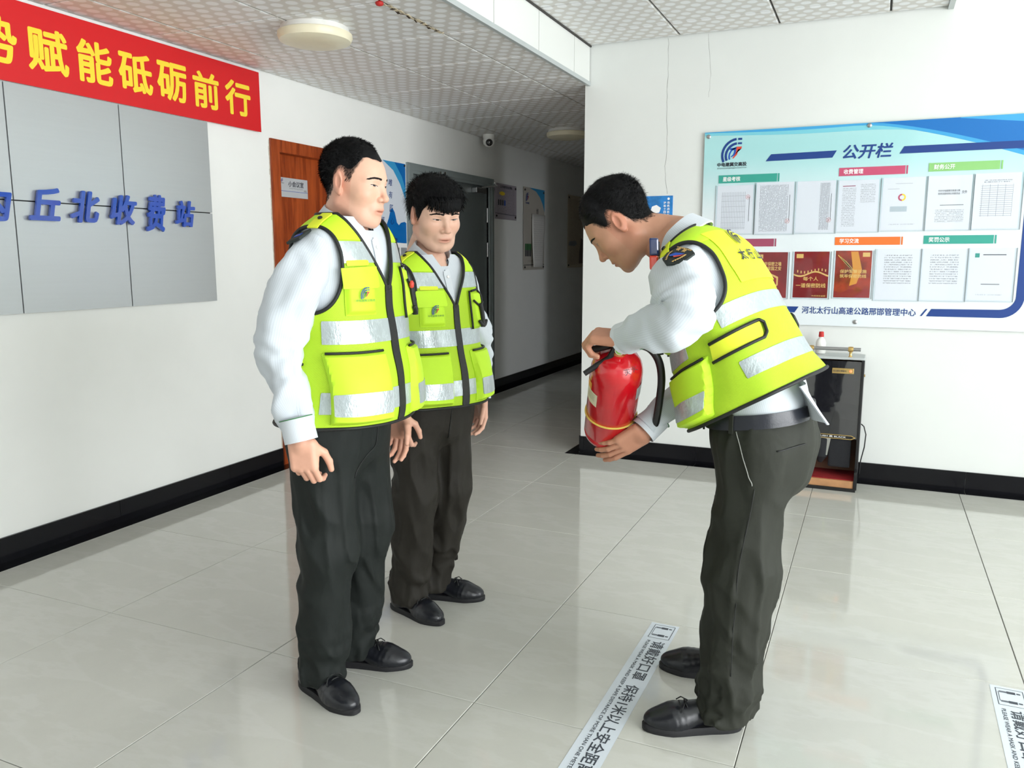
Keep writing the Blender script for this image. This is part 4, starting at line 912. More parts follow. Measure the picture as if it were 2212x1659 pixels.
# ================================================================== head
def head_sdf(P, w=1.0, neck=(-.05, 0, -.22), ears=True):
    Q = P.copy(); Q[:, 1] = np.abs(P[:, 1]) / w
    d = ell(Q, (-.012, 0, .030), (.099, .077, .087))
    d = smin(d, ell(Q, (.022, 0, -.012), (.073, .066, .095)), .03)
    d = smin(d, ell(Q, (.030, 0, -.066), (.056, .055, .050)), .03)
    d = smin(d, cone(Q, (.072, 0, -.104), (.066, .016, -.102), .0215, .02), .022)          # chin
    d = smin(d, cone(Q, (-.012, .055, -.060), (.05, .035, -.092), .017, .018), .03)           # jaw line
    d = smin(d, ell(Q, (.052, .044, -.026), (.030, .025, .026)), .022)                        # cheek bones
    d = smin(d, cone(Q, (.080, .012, .022), (.064, .046, .020), .011, .010), .016)            # brow
    d = smax(d, -ell(Q, (.105, .033, .001), (.020, .021, .0125)), .014)                       # eye sockets
    d = smin(d, ell(Q, (.0735, .033, .000), (.0125, .0165, .0105)), .005)                     # lids
    d = smin(d, cone(Q, (.086, 0, .010), (.108, 0, -.030), .0075, .0095), .010)              # nose bridge
    d = smin(d, ell(Q, (.1075, 0, -.0335), (.0115, .0115, .0095)), .007); d = smin(d, ell(Q, (.0955, .0135, -.037), (.0110, .0075, .0080)), .005)
    d = smax(d, -ell(Q, (.103, .0068, -.0455), (.0055, .0038, .0042)), .002)                  # nostrils
    d = smin(d, ell(Q, (.080, 0, -.066), (.018, .030, .020)), .014)                           # muzzle
    d = smin(d, ell(Q, (.0925, .007, -.0655), (.0085, .0150, .0050)), .004); d = smin(d, ell(Q, (.0905, 0, -.0775), (.0095, .0175, .0060)), .004)
    d = smax(d, -ell(Q, (.1015, 0, -.0715), (.0105, .026, .0013)), .0022)                     # mouth line
    d = smin(d, cone(P, (-.025, 0, -.05), neck, .053, .060), .03)
    if ears:
        c, s = math.cos(.35), math.sin(.35); Re = np.array([[c, -s, 0], [s, c, 0], [0, 0, 1]]) @ np.array([[math.cos(.22), 0, -math.sin(.22)], [0, 1, 0], [math.sin(.22), 0, math.cos(.22)]])
        e = ell(Q, (-.012, .080, -.004), (.0185, .0070, .0335), Re); e = smin(e, ell(Q, (-.004, .0765, -.028), (.009, .006, .012), Re), .006)
        e = smax(e, -ell(Q, (-.006, .0885, .000), (.0105, .0075, .0205), Re), .003)
        d = smin(d, e, .005)
    return d
def trace_x(y, z, kw, off=0.):
    y, z = np.asarray(y, 'f4'), np.asarray(z, 'f4'); x = np.full(y.shape, .17, 'f4').ravel(); Y, Z = y.ravel(), z.ravel()
    for _ in range(40): x = x - np.clip(head_sdf(np.column_stack([x, Y, Z]).astype('f4'), **kw), -.01, .03) * .8
    return (x + off).reshape(y.shape)
def make_head(root, hp, A, skin, kw, hair, gaze=0., lid=.55):
    """adds eyes, brows, hair to root; returns head verts, quads, colours in person space"""
    kw2 = dict(lo=(-.125, -.105, -.20)); kw2.update({k: kw[k] for k in kw if k == 'lo'}); kw = {k: kw[k] for k in kw if k != 'lo'}
    hp = V(*hp); T = lambda q: np.asarray(q, 'f4') @ A.T + hp
    v, f = surfnet(lambda P: head_sdf(P, **kw), kw2['lo'], (.132, .105, .13), .0023)
    sk = V(*skin); col = np.tile(sk, (len(v), 1)); w = kw.get('w', 1.); x, y, z = v[:, 0], v[:, 1] / w, v[:, 2]
    def blend(c, k): nonlocal col; col = col + (V(*c) - col) * np.clip(k, 0, 1)[:, None]
    blend(sk * V(.96, .72, .70), np.exp(-(((np.abs(y) - .085) / .02) ** 2)) * (np.abs(x + .01) < .04) * .7)
    blend(sk * V(.98, .80, .76), np.exp(-((np.abs(y) - .042) / .025) ** 2 - ((z + .03) / .025) ** 2) * (x > .03) * .45)
    blend(sk * V(1.0, .82, .78), np.exp(-((y / .018) ** 2 + ((z + .034) / .016) ** 2)) * (x > .09) * .5)
    blend(sk * V(.82, .50, .48), (np.exp(-((y / .024) ** 4) - ((z + .0715) / .0095) ** 4) * (x > .083)) * .85)
    blend(sk * V(.55, .38, .34), np.exp(-((y / .024) ** 4) - ((z + .0718) / .0022) ** 2) * (x > .083) * .9)
    blend(sk * V(.9, .86, .84), ((z < -.055) & (x > .0)) * .18)
    hl = hair['line']; az = np.arctan2(np.abs(y), x); zl = np.interp(az, [a for a, _ in hl], [b for _, b in hl])
    nz = Nz(5, 260)(v); k = np.clip((z - zl + .004 * nz) / .016, 0, 1); k *= (np.abs(y) < .0815)
    blend((.012, .010, .009), k * hair.get('scalp', .85))
    # hair mass
    tb = hair['thick']
    nzl, nzf = Nz(hair['seed'], 60), Nz(hair['seed'] + 1, 190)
    def hsdf(P):
        Q = P.copy(); Q[:, 1] = np.abs(P[:, 1]) / w
        d = smin(ell(Q, (-.012, 0, .030), (.099, .077, .087)), ell(Q, (.022, 0, -.012), (.073, .066, .095)), .03); d = smin(d, cone(P, (-.025, 0, -.05), kw.get('neck', (-.05, 0, -.22)), .053, .060), .03)
        a = np.arctan2(Q[:, 1], Q[:, 0]); h2 = hair.get('mass', hl); zz = np.interp(a, [q for q, _ in h2], [q for _, q in h2]); up = np.clip((Q[:, 2] - zz) / hair.get('fade', .06), 0, 1)
        th = tb[0] + (tb[1] - tb[0]) * up * up * (3 - 2 * up) * (.35 + .65 * np.clip((Q[:, 2] - .02) / .07, 0, 1)) + hair.get('front', 0) * np.clip((Q[:, 0] - .02) / .06, 0, 1) * up
        d = d - th + .0016 * nzl(P) * up + .0009 * nzf(P) * up
        return smax(d, (zz - Q[:, 2]) + .0012 * nzf(P), .006)
    hv, hf = surfnet(hsdf, (-.14, -.115, -.10), (.135, .115, .16), .0031)
    # short strands over the mass
    rs = np.random.RandomState(hair['seed']); n = hair['n']; pick = rs.randint(0, len(hf), n); p = hv[hf[pick]].mean(1); e1 = hv[hf[pick][:, 1]] - hv[hf[pick][:, 0]]; e2 = hv[hf[pick][:, 3]] - hv[hf[pick][:, 0]]; nn = np.cross(e1, e2); nn /= np.linalg.norm(nn, axis=1)[:, None] + 1e-9
    ok = np.linalg.norm(p / V(.11, .09, .11), axis=1) > .75; p, nn = p[ok], nn[ok]; n = len(p)
    a = np.arctan2(np.abs(p[:, 1]) / w, p[:, 0]); zz = np.interp(a, [q for q, _ in hl], [q for _, q in hl]); up = np.clip((p[:, 2] - zz) / .06, 0, 1)
    comb = V(*hair['comb']); cb = comb - nn * (nn @ comb)[:, None]; cb /= np.linalg.norm(cb, axis=1)[:, None] + .3; dr = nn * hair['lift'] + cb + rs.normal(size=(n, 3)) * hair.get('mess', .25); side = up < .5
    dr[side] = nn[side] * .12 + V(-.35, 0, -1) + rs.normal(size=(side.sum(), 3)) * .15; dr /= np.linalg.norm(dr, axis=1)[:, None]
    ln = (hair['len'] * (.35 + .65 * up) * rs.uniform(.6, 1.2, n))[:, None]; wv = np.cross(dr, nn); wv /= np.linalg.norm(wv, axis=1)[:, None] + 1e-9; hw = .0006
    b0 = p - nn * .003; m1 = b0 + dr * ln * .55 + nn * .001; tp = b0 + dr * ln + V(0, 0, -1) * ln * hair.get('droop', .1)
    sv = np.stack([b0 - wv * hw, b0 + wv * hw, m1 + wv * hw * .8, m1 - wv * hw * .8, tp + wv * .0002, tp - wv * .0002], 1).reshape(-1, 3); i6 = np.arange(n)[:, None] * 6
    sf = np.concatenate([i6 + np.array([[0, 1, 2, 3]]), i6 + np.array([[3, 2, 4, 5]])])
    V_, F_ = join([(hv, hf), (sv, sf)])
    if hair.get('stubble'):
        cand = np.nonzero(k > .25)[0]; c_ = rs.choice(cand, hair['stubble']); p = v[c_]; nn = p - V(-.01, 0, .0); nn = nn / V(.099 ** 2, .077 ** 2, .095 ** 2); nn /= np.linalg.norm(nn, axis=1)[:, None]; dr = nn * .35 + V(-.5, 0, -1) + rs.normal(size=p.shape) * .2; dr /= np.linalg.norm(dr, axis=1)[:, None]
        ln = rs.uniform(.004, .008, (len(p), 1)); wv = np.cross(dr, nn); wv /= np.linalg.norm(wv, axis=1)[:, None] + 1e-9; sv = np.stack([p - wv * .0005, p + wv * .0005, p + dr * ln + wv * .0002, p + dr * ln - wv * .0002], 1).reshape(-1, 3); V_, F_ = join([(V_, F_), (sv, np.arange(len(p))[:, None] * 4 + np.array([[0, 1, 2, 3]]))])
    if hair.get('fringe'):
        nf = hair['fringe']; yy = rs.uniform(-.068, .068, nf); zt = hair['fr_z'] + rs.uniform(-.012, .012, nf) + np.abs(yy) * .10; ye = yy + rs.uniform(-.010, .012, nf)
        xs_ = trace_x(ye, np.maximum(zt, .028), kw) + .0045; pts = []
        for k_ in range(nf): top = V(.052 - yy[k_] ** 2 * 6, yy[k_], .096 - abs(yy[k_]) * .25); bot = V(xs_[k_], ye[k_], zt[k_]); pts.append((top, (top + bot) / 2 + V(.024, 0, .008), bot))
        q = []; qf = []
        for t0, m0, b0_ in pts:
            o = len(q) * 1; wd = .0028
            for s_, pt in enumerate((t0, t0 * .55 + m0 * .6 - b0_ * .15, m0, m0 * .4 + b0_ * .6 + V(.005, 0, 0), b0_)):
                ww = wd * (1, 1, .9, .65, .08)[s_]; q += [pt + V(0, ww, 0), pt - V(0, ww, 0), pt + V(-.003, 0, 0)]
            for s_ in range(4):
                for a_, b_ in ((0, 1), (1, 2), (2, 0)): qf.append((o + s_ * 3 + b_, o + s_ * 3 + a_, o + s_ * 3 + 3 + a_, o + s_ * 3 + 3 + b_))
        V_, F_ = join([(V_, F_), (np.array(q, 'f4'), np.array(qf))])
    link(np_mesh('hair', T(V_), F_), 'hair', 'hairm', root, smooth=True, local=True)
    # brows
    mb = MB(); rb = np.random.RandomState(4)
    for sg in (-1, 1):
        t = rb.rand(150); yy = (.013 + .039 * t) * w; zz_ = .0215 + .0045 * np.sin(t * 2.3) - .006 * t * t + rb.uniform(-.0028, .0028, 150) * (1 - .5 * t); y2 = yy + .007; z2 = zz_ + .0022 - .003 * t
        x1_, x2_ = trace_x(yy, zz_, kw, .0009), trace_x(y2, z2, kw, .0009); u = V(0, 0, .0007)
        for i in range(150):
            A0 = V(x1_[i], sg * yy[i], zz_[i]); B0 = V(x2_[i], sg * y2[i], z2[i]); P4 = T(np.array([A0 - u, A0 + u, B0 + u * .3, B0 - u * .3])); mb.add(P4.tolist(), [(0, 1, 2, 3) if sg < 0 else (3, 2, 1, 0)])
    mb.build('eyebrows', 'hairm', root, local=True)
    # eyes: almond, iris, upper lash line
    for sg in (-1, 1):
        n = 13; t = np.linspace(0, 1, n); yy = (.0185 + .0290 * t) * w; mid = .0005 + .0022 * t; hh = np.sin(np.pi * np.clip(t * .94 + .03, 0, 1)) ** .7
        upz, loz = mid + .0042 * lid * 1.6 * hh, mid - .0030 * lid * 1.3 * hh
        def strip_(za, zb, offs, mat, name, ia=0, ib=n, m=4):
            Y = np.repeat(yy[None, ia:ib], m + 1, 0); Z = za[ia:ib] + (zb - za)[ia:ib] * np.linspace(0, 1, m + 1)[:, None]; Xx = trace_x(Y, Z, kw, offs); k = ib - ia
            P_ = T(np.stack([Xx, sg * Y, Z], -1).reshape(-1, 3)); q = [(j * k + i, j * k + i + 1, (j + 1) * k + i + 1, (j + 1) * k + i) for j in range(m) for i in range(k - 1)]
            if sg < 0: q = [c[::-1] for c in q]
            link(np_mesh(name, P_, np.array(q)), name, mat, root, smooth=True, local=True)
        strip_(loz, upz, .0006, 'eye_w', 'eye'); g = int(gaze * sg); strip_(loz, upz, .0010, 'iris', 'iris', 3 + g, 9 + g); strip_(upz - .0002, upz + .0015, .0012, 'lash', 'lash_line', 0, n, 1)
    return T(v), f, col
# ================================================================== hands
FL = ((.044, .026, .021), (.048, .030, .022), (.044, .028, .021), (.034, .021, .019)); FO = (.0285, .0095, -.0095, -.0275); FB = (.088, .091, .086, .077)
def make_hand(W, D, T_, N, curl, thumb=None, spread=4., sc_=1.0):
    """W wrist, D towards the knuckles, T_ towards the thumb, N out of the back of the hand; curl per finger (3 angles)"""
    W = V(*W); D = V(*D); D /= np.linalg.norm(D); N = V(*N); N = N - D * (N @ D); N /= np.linalg.norm(N); c = np.cross(D, N); T_ = c if c @ V(*T_) > 0 else -c
    segs = []
    for i in range(4):
        b = V(FB[i], FO[i], .002); sp = R(spread * (1.5 - i)); d0 = (math.cos(sp), math.sin(sp)); a = 0; p = b; ch = []
        for j in range(3):
            a += R(curl[i][j]); q = p + FL[i][j] * V(math.cos(a) * d0[0], math.cos(a) * d0[1], -math.sin(a)); r0 = (.0100, .0088, .0080)[j] * (.9 if i == 3 else 1); r1 = (.0088, .0080, .0068)[j] * (.9 if i == 3 else 1); ch.append((p, q, r0, r1)); p = q
        segs.append(ch)
    th = thumb or ((.62, .58, -.50), (.86, .20, -.42), (.95, .02, -.28)); p = V(.022, .026, -.006); tc = []
    for j, (t, L, r0, r1) in enumerate(zip(th, (.042, .033, .027), (.0145, .0115, .0102), (.0118, .0102, .0082))):
        t = V(*t); q = p + t / np.linalg.norm(t) * L; tc.append((p, q, r0, r1)); p = q
    def f(P):
        d = rbox(P, (.048, .0, -.001), np.eye(3), (.046, .0405, .0150), .0145); d = smin(d, cone(P, (-.012, 0, 0), (.012, 0, 0), .0245, .0235), .018)
        d = smin(d, cone(P, (.02, .022, -.008), (.06, .026, -.008), .017, .013), .012)
        t = None
        for s_ in tc: k = cone(P, *s_); t = k if t is None else smin(t, k, .004)
        d = smin(d, t, .010); fi = None
        for ch in segs:
            t = None
            for s_ in ch: k = cone(P, *s_); t = k if t is None else smin(t, k, .003)
            fi = t if fi is None else smin(fi, t, .0012)
        return smin(d, fi, .006)
    allp = np.array([s_[1] for ch in segs for s_ in ch] + [s_[1] for s_ in tc] + [V(-.05, -.045, -.02), V(.1, .045, .02)])
    v, q = surfnet(f, allp.min(0) - .016, allp.max(0) + .016, .0022)
    return W + sc_ * (v[:, :1] * D + v[:, 1:2] * T_ + v[:, 2:] * N), (q if np.dot(np.cross(D, T_), N) > 0 else q[:, ::-1])
# ================================================================== shoes, trousers
def shoe(root, pos, yaw, label_z=0, sc_=1.0, loafer=False):
    A = axes(0, yaw); T = lambda q: (np.asarray(q, 'f4') * sc_) @ A.T + V(*pos)
    def up(P):
        d = ell(P, (.070, -.003, .030), (.078, .047, .036)); d = smin(d, cone(P, (.055, 0, .040), (-.03, 0, .056), .040, .034), .03); d = smin(d, ell(P, (-.085, 0, .045), (.052, .0365, .052)), .03)
        d = smin(d, cone(P, (-.072, 0, .06), (-.078, 0, .12), .036, .037), .02); d = d - .0006 * np.sin(P[:, 0] * 330 + 25 * P[:, 1] ** 2 * 100) * np.exp(-((P[:, 0] - .05) / .03) ** 2)
        return smax(d, .016 - P[:, 2], .004)
    v, f = surfnet(up, (-.145, -.056, .008), (.155, .056, .125), .0042)
    s = link(np_mesh('shoe', T(v), f), 'shoe', 'leather', root, smooth=True, local=True)
    n = 40; o = []
    for k in range(n):
        a = 2 * math.pi * k / n; x = .146 * math.cos(a); wd = np.interp(x, [-.146, -.11, -.05, .0, .07, .12, .146], [.040, .040, .036, .040, .051, .043, .034]); o.append((x + .006, wd * math.copysign(abs(math.sin(a)) ** .62, math.sin(a))))
    vs = [(x * k_, y * k_, z) for k_, z in ((.97, .0), (1., .004), (1., .018), (.955, .023)) for x, y in o]
    fs = [tuple(reversed(range(n))), tuple(range(3 * n, 4 * n))] + [(l * n + i, l * n + (i + 1) % n, (l + 1) * n + (i + 1) % n, (l + 1) * n + i) for l in range(3) for i in range(n)]
    MB().add(T(vs).tolist(), fs).build('sole', 'sole', s, smooth='a', local=True)
    if not loafer:
        mb = MB()
        for k in range(4):
            x = .026 + .015 * k; z = .0870 - .0050 * k - .0012 * k * k
            mb.tube(T([(x, -.022, z - .008), (x + .004, -.008, z + .003), (x + .004, .008, z + .003), (x, .022, z - .008)]).tolist(), .0022, 6)
        mb.tube(T([(.022, 0, .090), (.036, .022, .088), (.046, .036, .072)]).tolist(), .0018, 6).tube(T([(.022, 0, .090), (.036, -.022, .088), (.046, -.036, .072)]).tolist(), .0018, 6).build('laces', 'pipe', s, smooth=True, local=True)
    return s
def trousers(root, mat, waist, legs, seed, crease=True, vox=.0066):
    wc, wa, wb, pit, yaw = waist; A = axes(pit, yaw); wc = V(*wc); n1, n2, n3 = Nz(seed, 62, 9, an=(1, 1, .22)), Nz(seed + 1, 75, 9, an=(1, 1, .7)), Nz(seed + 2, 30, 7, an=(1, 1, .6))
    def f(P):
        q = (P - wc) @ A; q2 = q.copy(); q2[:, 1] *= wb / wa
        d = cone(q2, (0, 0, .0), (-.003, 0, -.09), wb * .97, wb * 1.02); d = smin(d, cone(q2, (-.003, 0, -.09), (-.0, 0, -.15), wb * 1.02, wb * .95), .04)
        for J, rad in legs:
            l = None
            for i in range(len(J) - 1):
                k = cone(P, J[i], J[i + 1], rad[i], rad[i + 1]); l = k if l is None else smin(l, k, .05)
            d = smin(d, l, .035) if l is not legs else d
        lowz = np.clip((.42 - P[:, 2]) / .3, 0, 1)
        a1 = n1(P); d = d + .0100 * (np.minimum(np.abs(a1), 1.2) - .5) * (.7 + .3 * lowz) + .0034 * (np.minimum(np.abs(n2(P)), 1.2) - .4) * (.10 + .9 * lowz) + .010 * (np.minimum(np.abs(n3(P)), 1.2) - .5) * np.clip((wc[2] - .12 - P[:, 2]) / .2, 0, 1) + .0042 * np.sin(P[:, 2] * 70 + 2.5 * n3(P)) * np.clip((.26 - P[:, 2]) / .15, 0, 1)
        d = smax(d, q[:, 2] - .0, .004)
        for J, _ in legs:
            pass
        return smax(d, .045 - P[:, 2] - .25 * 0, .004)
    pts = np.array([j for J, _ in legs for j in J] + [wc]); v, q = surfnet(f, pts.min(0) - [.19, .19, 0] + [0, 0, -.08], np.array([*(pts.max(0)[:2] + .2), wc[2] + .07]), vox)
    return link(np_mesh('trousers', v, q), 'trousers', mat, root, smooth=True, local=True)
# ================================================================== vest
def vest(root, S, shift=0.):
    arm = lambda s: 1 - ((np.abs(s.lat) - .252) / .098) ** 2 - ((s.h - 1.352) / .168) ** 2
    def base(s):
        g = -arm(s) * .05; g = np.where(np.abs(s.lat) > .252, np.where(np.abs(s.h - 1.352) < .168, -.02, g), g)
        vv = np.abs(s.s) - np.clip((s.h - 1.265) * .52, -.05, .2) - .004; front = np.cos(s.th) > .0
        g = np.where(front & (s.h > 1.26), np.minimum(g, vv), g); return np.minimum(np.minimum(g, 1.472 - s.h), s.h - .885)
    ob, lp = S.patch('vest', 'v_mesh', root, base, .0, .003, loops=True)
    for l in lp: 
        if len(l) > 40: MB().tube(smooth_loop(l, 3).tolist(), .0055, 8, closed=True).build('piping', 'pipe', ob, smooth=True, local=True)
    gap = lambda s: (np.abs(np.abs(s.th) - math.pi / 2) - .30) * .2
    side = {'f': lambda s: np.where(np.cos(s.th) > 0, .02, -.02) + np.cos(s.th) * .05, 'b': lambda s: -np.cos(s.th) * .07}
    for sg in (-1, 1): S.patch('reflective_stripe', 'v_refl', ob, (lambda sg: lambda s: np.minimum(np.minimum(np.minimum(s.h - 1.338, 1.396 - s.h), base(s) - .001), np.minimum(np.minimum(gap(s), side['f'](s)), s.s * sg)))(sg), .0022, .002)
    for nm, h0, h1, ff in (('b', 1.118, 1.182, 'f'), ('a', .928, .988, 'f'), ('b', 1.150, 1.215, 'b'), ('a', .962, 1.025, 'b')):
        S.patch('reflective_stripe', 'v_refl', ob, (lambda a, b, F: lambda s: np.minimum(np.minimum(np.minimum(s.h - a, b - s.h), base(s) - .001), np.minimum(gap(s) + (.08 if False else 0), side[F](s))))(h0, h1, ff), .0022, .002)
    for sg in (-1, 1):   # solid cloth yoke over the shoulders
        S.patch('shoulder_yoke', 'v_cloth', ob, (lambda sg: lambda s: np.minimum(np.minimum(base(s) - .001, s.h - 1.40), s.s * sg))(sg), .0015, .0012)
    S.patch('zipper', 'zip', ob, lambda s: np.minimum(np.minimum(.0165 - np.abs(s.s), 1.275 - s.h), s.h - .89), .004, .004)
    def bul(s0, s1, h0, h1, dep, tilt=0.):
        def f(s, h, g): e = np.minimum(np.minimum(s - s0, s1 - s), np.minimum(h - h0, h1 - h)); t = np.clip(e / .014, 0, 1); return dep * t * t * (3 - 2 * t) * (1 - .35 * np.clip((h - h0) / (h1 - h0), 0, 1))
        return f
    for sg in (-1, 1):   # big lower pockets with their own tape and a zip
        s0, s1 = (-.245, -.055) if sg < 0 else (.055 + shift, .245 + shift); b = bul(s0, s1, .897, 1.095, .024)
        S.patch('pocket', 'v_cloth', ob, sd_rect(s0, s1, .897, 1.095), .003, .004, bulge=b)
        S.patch('reflective_stripe', 'v_refl', ob, sd_rect(s0 + .014, s1 - .014, .925, .985), .0048, .003, bulge=b)
        e = [S.at(a, 1.0935, .010) for a in np.linspace(s0 + .012, s1 - .012, 14)]; MB().tube([tuple(p) for p in e], .0042, 6).build('pocket_zip', 'zip', ob, smooth=True, local=True)
    # chest pocket with flap on the wearer's right
    b = bul(-.165, -.065, 1.195, 1.318, .012); S.patch('chest_pocket', 'v_cloth', ob, sd_rect(-.165, -.065, 1.195, 1.318), .003, .004, bulge=b)
    S.patch('pocket_flap', 'v_cloth', ob, sd_rect(-.17, -.06, 1.268, 1.325), .016, .003); S.patch('name_strip', 'v_yel', ob, sd_rect(-.15, -.075, 1.33, 1.345), .004, .002)
    # radio pocket outlined in black on the wearer's left
    b = bul(.085, .155, 1.175, 1.325, .020); S.patch('radio_pocket', 'v_cloth', ob, sd_rect(.085, .155, 1.175, 1.325), .003, .004, bulge=b)
    def line(pts, r=.004, name='pocket_edging', mat='pipe', bo=.024, n=8):
        q = []
        for (a0, h0), (a1, h1) in zip(pts[:-1], pts[1:]): q += [tuple(S.at(a0 + (a1 - a0) * k / n, h0 + (h1 - h0) * k / n, bo)) for k in range(n)]
        q.append(tuple(S.at(*pts[-1], bo))); MB().tube(q, r, 6).build(name, mat, ob, smooth=True, local=True)
    line([(.085, 1.325), (.085, 1.175)], bo=.008); line([(.085, 1.323), (.12, 1.328), (.155, 1.30), (.158, 1.18)], bo=.016); line([(.09, 1.285), (.118, 1.262), (.15, 1.275)], bo=.022)
    line([(.122, 1.27), (.128, 1.20), (.126, 1.18)], .009, 'radio_strap', 'zip', .026); line([(.10, 1.205), (.115, 1.188), (.135, 1.188), (.152, 1.205)], .006, 'radio_strap', 'zip', .03)
    # side straps with black edging, cloth patch on the back
    for sg in (-1, 1):
        q = float(S.L[np.argmin(np.abs(S.h[:, 0] - 1.09))]) / 4; s0, s1 = sorted((sg * (q + .005), sg * (q + .16)))
        S.patch('side_strap', 'v_yel', ob, sd_rect(s0, s1, 1.062, 1.125), .0045, .004)
        a, b_ = sg * (q + .005), sg * (q + .158); line([(a, 1.063), (b_, 1.063), (b_ + sg * .014, 1.078), (b_ + sg * .014, 1.110), (b_, 1.124), (a, 1.124)], .0048, 'strap_edging', 'pipe', .006, 10)
    S.patch('back_patch', 'v_yel', ob, both(sd_rect(-.125, .125, 1.255, 1.425, back=True), lambda s: np.minimum(-np.cos(s.th), base(s) - .002)), .003, .002)
    # shoulder tabs with snap buttons
    for sg in (-1, 1):
        S.patch('shoulder_tab', 'v_yel', ob, (lambda sg: lambda s: np.minimum(np.minimum(.016 - np.abs(sg * s.s - np.interp(s.h[:, 0], s.h[:, 0], s.L / 4 - .012)[:, None]), s.h - 1.428), 1.468 - s.h))(sg), .008, .004)
        i = int(np.argmin(np.abs(S.h[:, 0] - 1.452))); p = S.at(sg * (S.L[i] / 4 - .012), 1.452, .009); nn = S.nrm(sg * (S.L[i] / 4 - .012), 1.452); MB().lathe([(.007, 0), (.007, .003), (.004, .005)], 12, p, nn).build('snap_button', 'black', ob, smooth='a', local=True)
    def frame_at(s_, h_, off, back=False):
        p = S.at(s_, h_, off, back); x_ = S.at(s_ + .01, h_, off, back) - p; y_ = S.at(s_, h_ + .01, off, back) - p; x_ /= np.linalg.norm(x_); y_ -= x_ * (y_ @ x_); y_ /= np.linalg.norm(y_); return p, x_, y_
    p, x_, y_ = frame_at(-.112, 1.245, .0185); lg = ('p_navy', 'p_green2', 'p_lred')
    logo(p - x_ * .014 + y_ * .0, x_, y_, .026, ob, .001, lg, local=True); text('中电建冀交高速', p - x_ * .032 - y_ * .012, x_, y_, .064, .007, 'lettering', 'p_green2', ob, local=True)
    return ob
def back_print(S, ob):
    p = S.at(.0, 1.39, .0055, True); x_ = S.at(.01, 1.39, .0055, True) - p; y_ = S.at(0, 1.40, .0055, True) - p; x_ /= np.linalg.norm(x_); y_ /= np.linalg.norm(y_)
    logo(p - x_ * .03 - y_ * .02, x_, y_, .05, ob, .001, ('p_ink', 'p_ink', 'p_ink'), local=True)
    for i, ch in enumerate('太行山'):
        a = -.07 + .055 * i; p = S.at(a, 1.315, .006, True); x_ = S.at(a + .01, 1.315, .006, True) - p; y_ = S.at(a, 1.325, .006, True) - p; text(ch, p, x_, y_, .036, .036, 'character', 'p_ink', ob, bold=.03, local=True)
def collar(root, c, A, r=.064, seed=0, gap=.42, tip=.045, sc_=1.):
    n = 44; prof = lambda k: None; vs = []; uv = []
    for i in range(n + 1):
        ph = gap + (2 * math.pi - 2 * gap) * i / n; fr = max(0, math.cos(ph)) ** 1.5; sp = np.exp(-(min(i, n - i) / 5.) ** 2)
        d = V(math.cos(ph), math.sin(ph) * 1.0, 0)
        for rr_, z in ((r, -.020 - .02 * fr), (r + .003, .024 - .024 * fr), (r + .008, .028 - .024 * fr), (r + .030 + .024 * sp, -.028 - (tip * .30) * fr - tip * .65 * sp), (r + .026 + .024 * sp, -.031 - (tip * .30) * fr - tip * .65 * sp), (r + .005, .012 - .022 * fr)):
            vs.append(V(*c) + (A @ (d * rr_ * sc_ + V(0, 0, z * sc_)))); uv.append((ph * .075, z))
    m = 6; q = [(i * m + j, i * m + (j + 1) % m, (i + 1) * m + (j + 1) % m, (i + 1) * m + j)[::-1] for i in range(n) for j in range(m)]; q += [tuple(range(m))] and []
    co = link(np_mesh('collar', np.array(vs), np.array(q), np.array(uv)), 'collar', 'shirt', root, smooth='a', local=True)
    for i in (1, n - 1): p = Vector(vs[i * 6 + 3]) * .72 + Vector(vs[i * 6 + 2]) * .28; o_ = (p - Vector(c)); o_.z = 0; MB().lathe([(.0065, -.001), (.0065, .003), (.003, .005)], 10, p, o_).build('collar_pin', 'brass', co, smooth='a', local=True)
    return co

def seam(root, ob, pts, r=.0012, mat='pipe', name='seam', off=.0015, n=10, push=(0, 0, 0)):
    """thin line laid on the surface of a garment"""
    q = []; push = Vector(push)
    for a, b in zip(pts[:-1], pts[1:]): q += [Vector(a).lerp(Vector(b), k / n) for k in range(n)]
    q.append(Vector(pts[-1])); out = []
    for p in q:
        ok, c, nn, _ = ob.closest_point_on_mesh(p + push); out.append(c + nn * off)
    for _ in range(4): out = [out[0]] + [(out[i - 1] + out[i] * 2 + out[i + 1]) / 4 for i in range(1, len(out) - 1)] + [out[-1]]
    MB().tube(out, r, 6).build(name, mat, root, smooth=True, local=True)
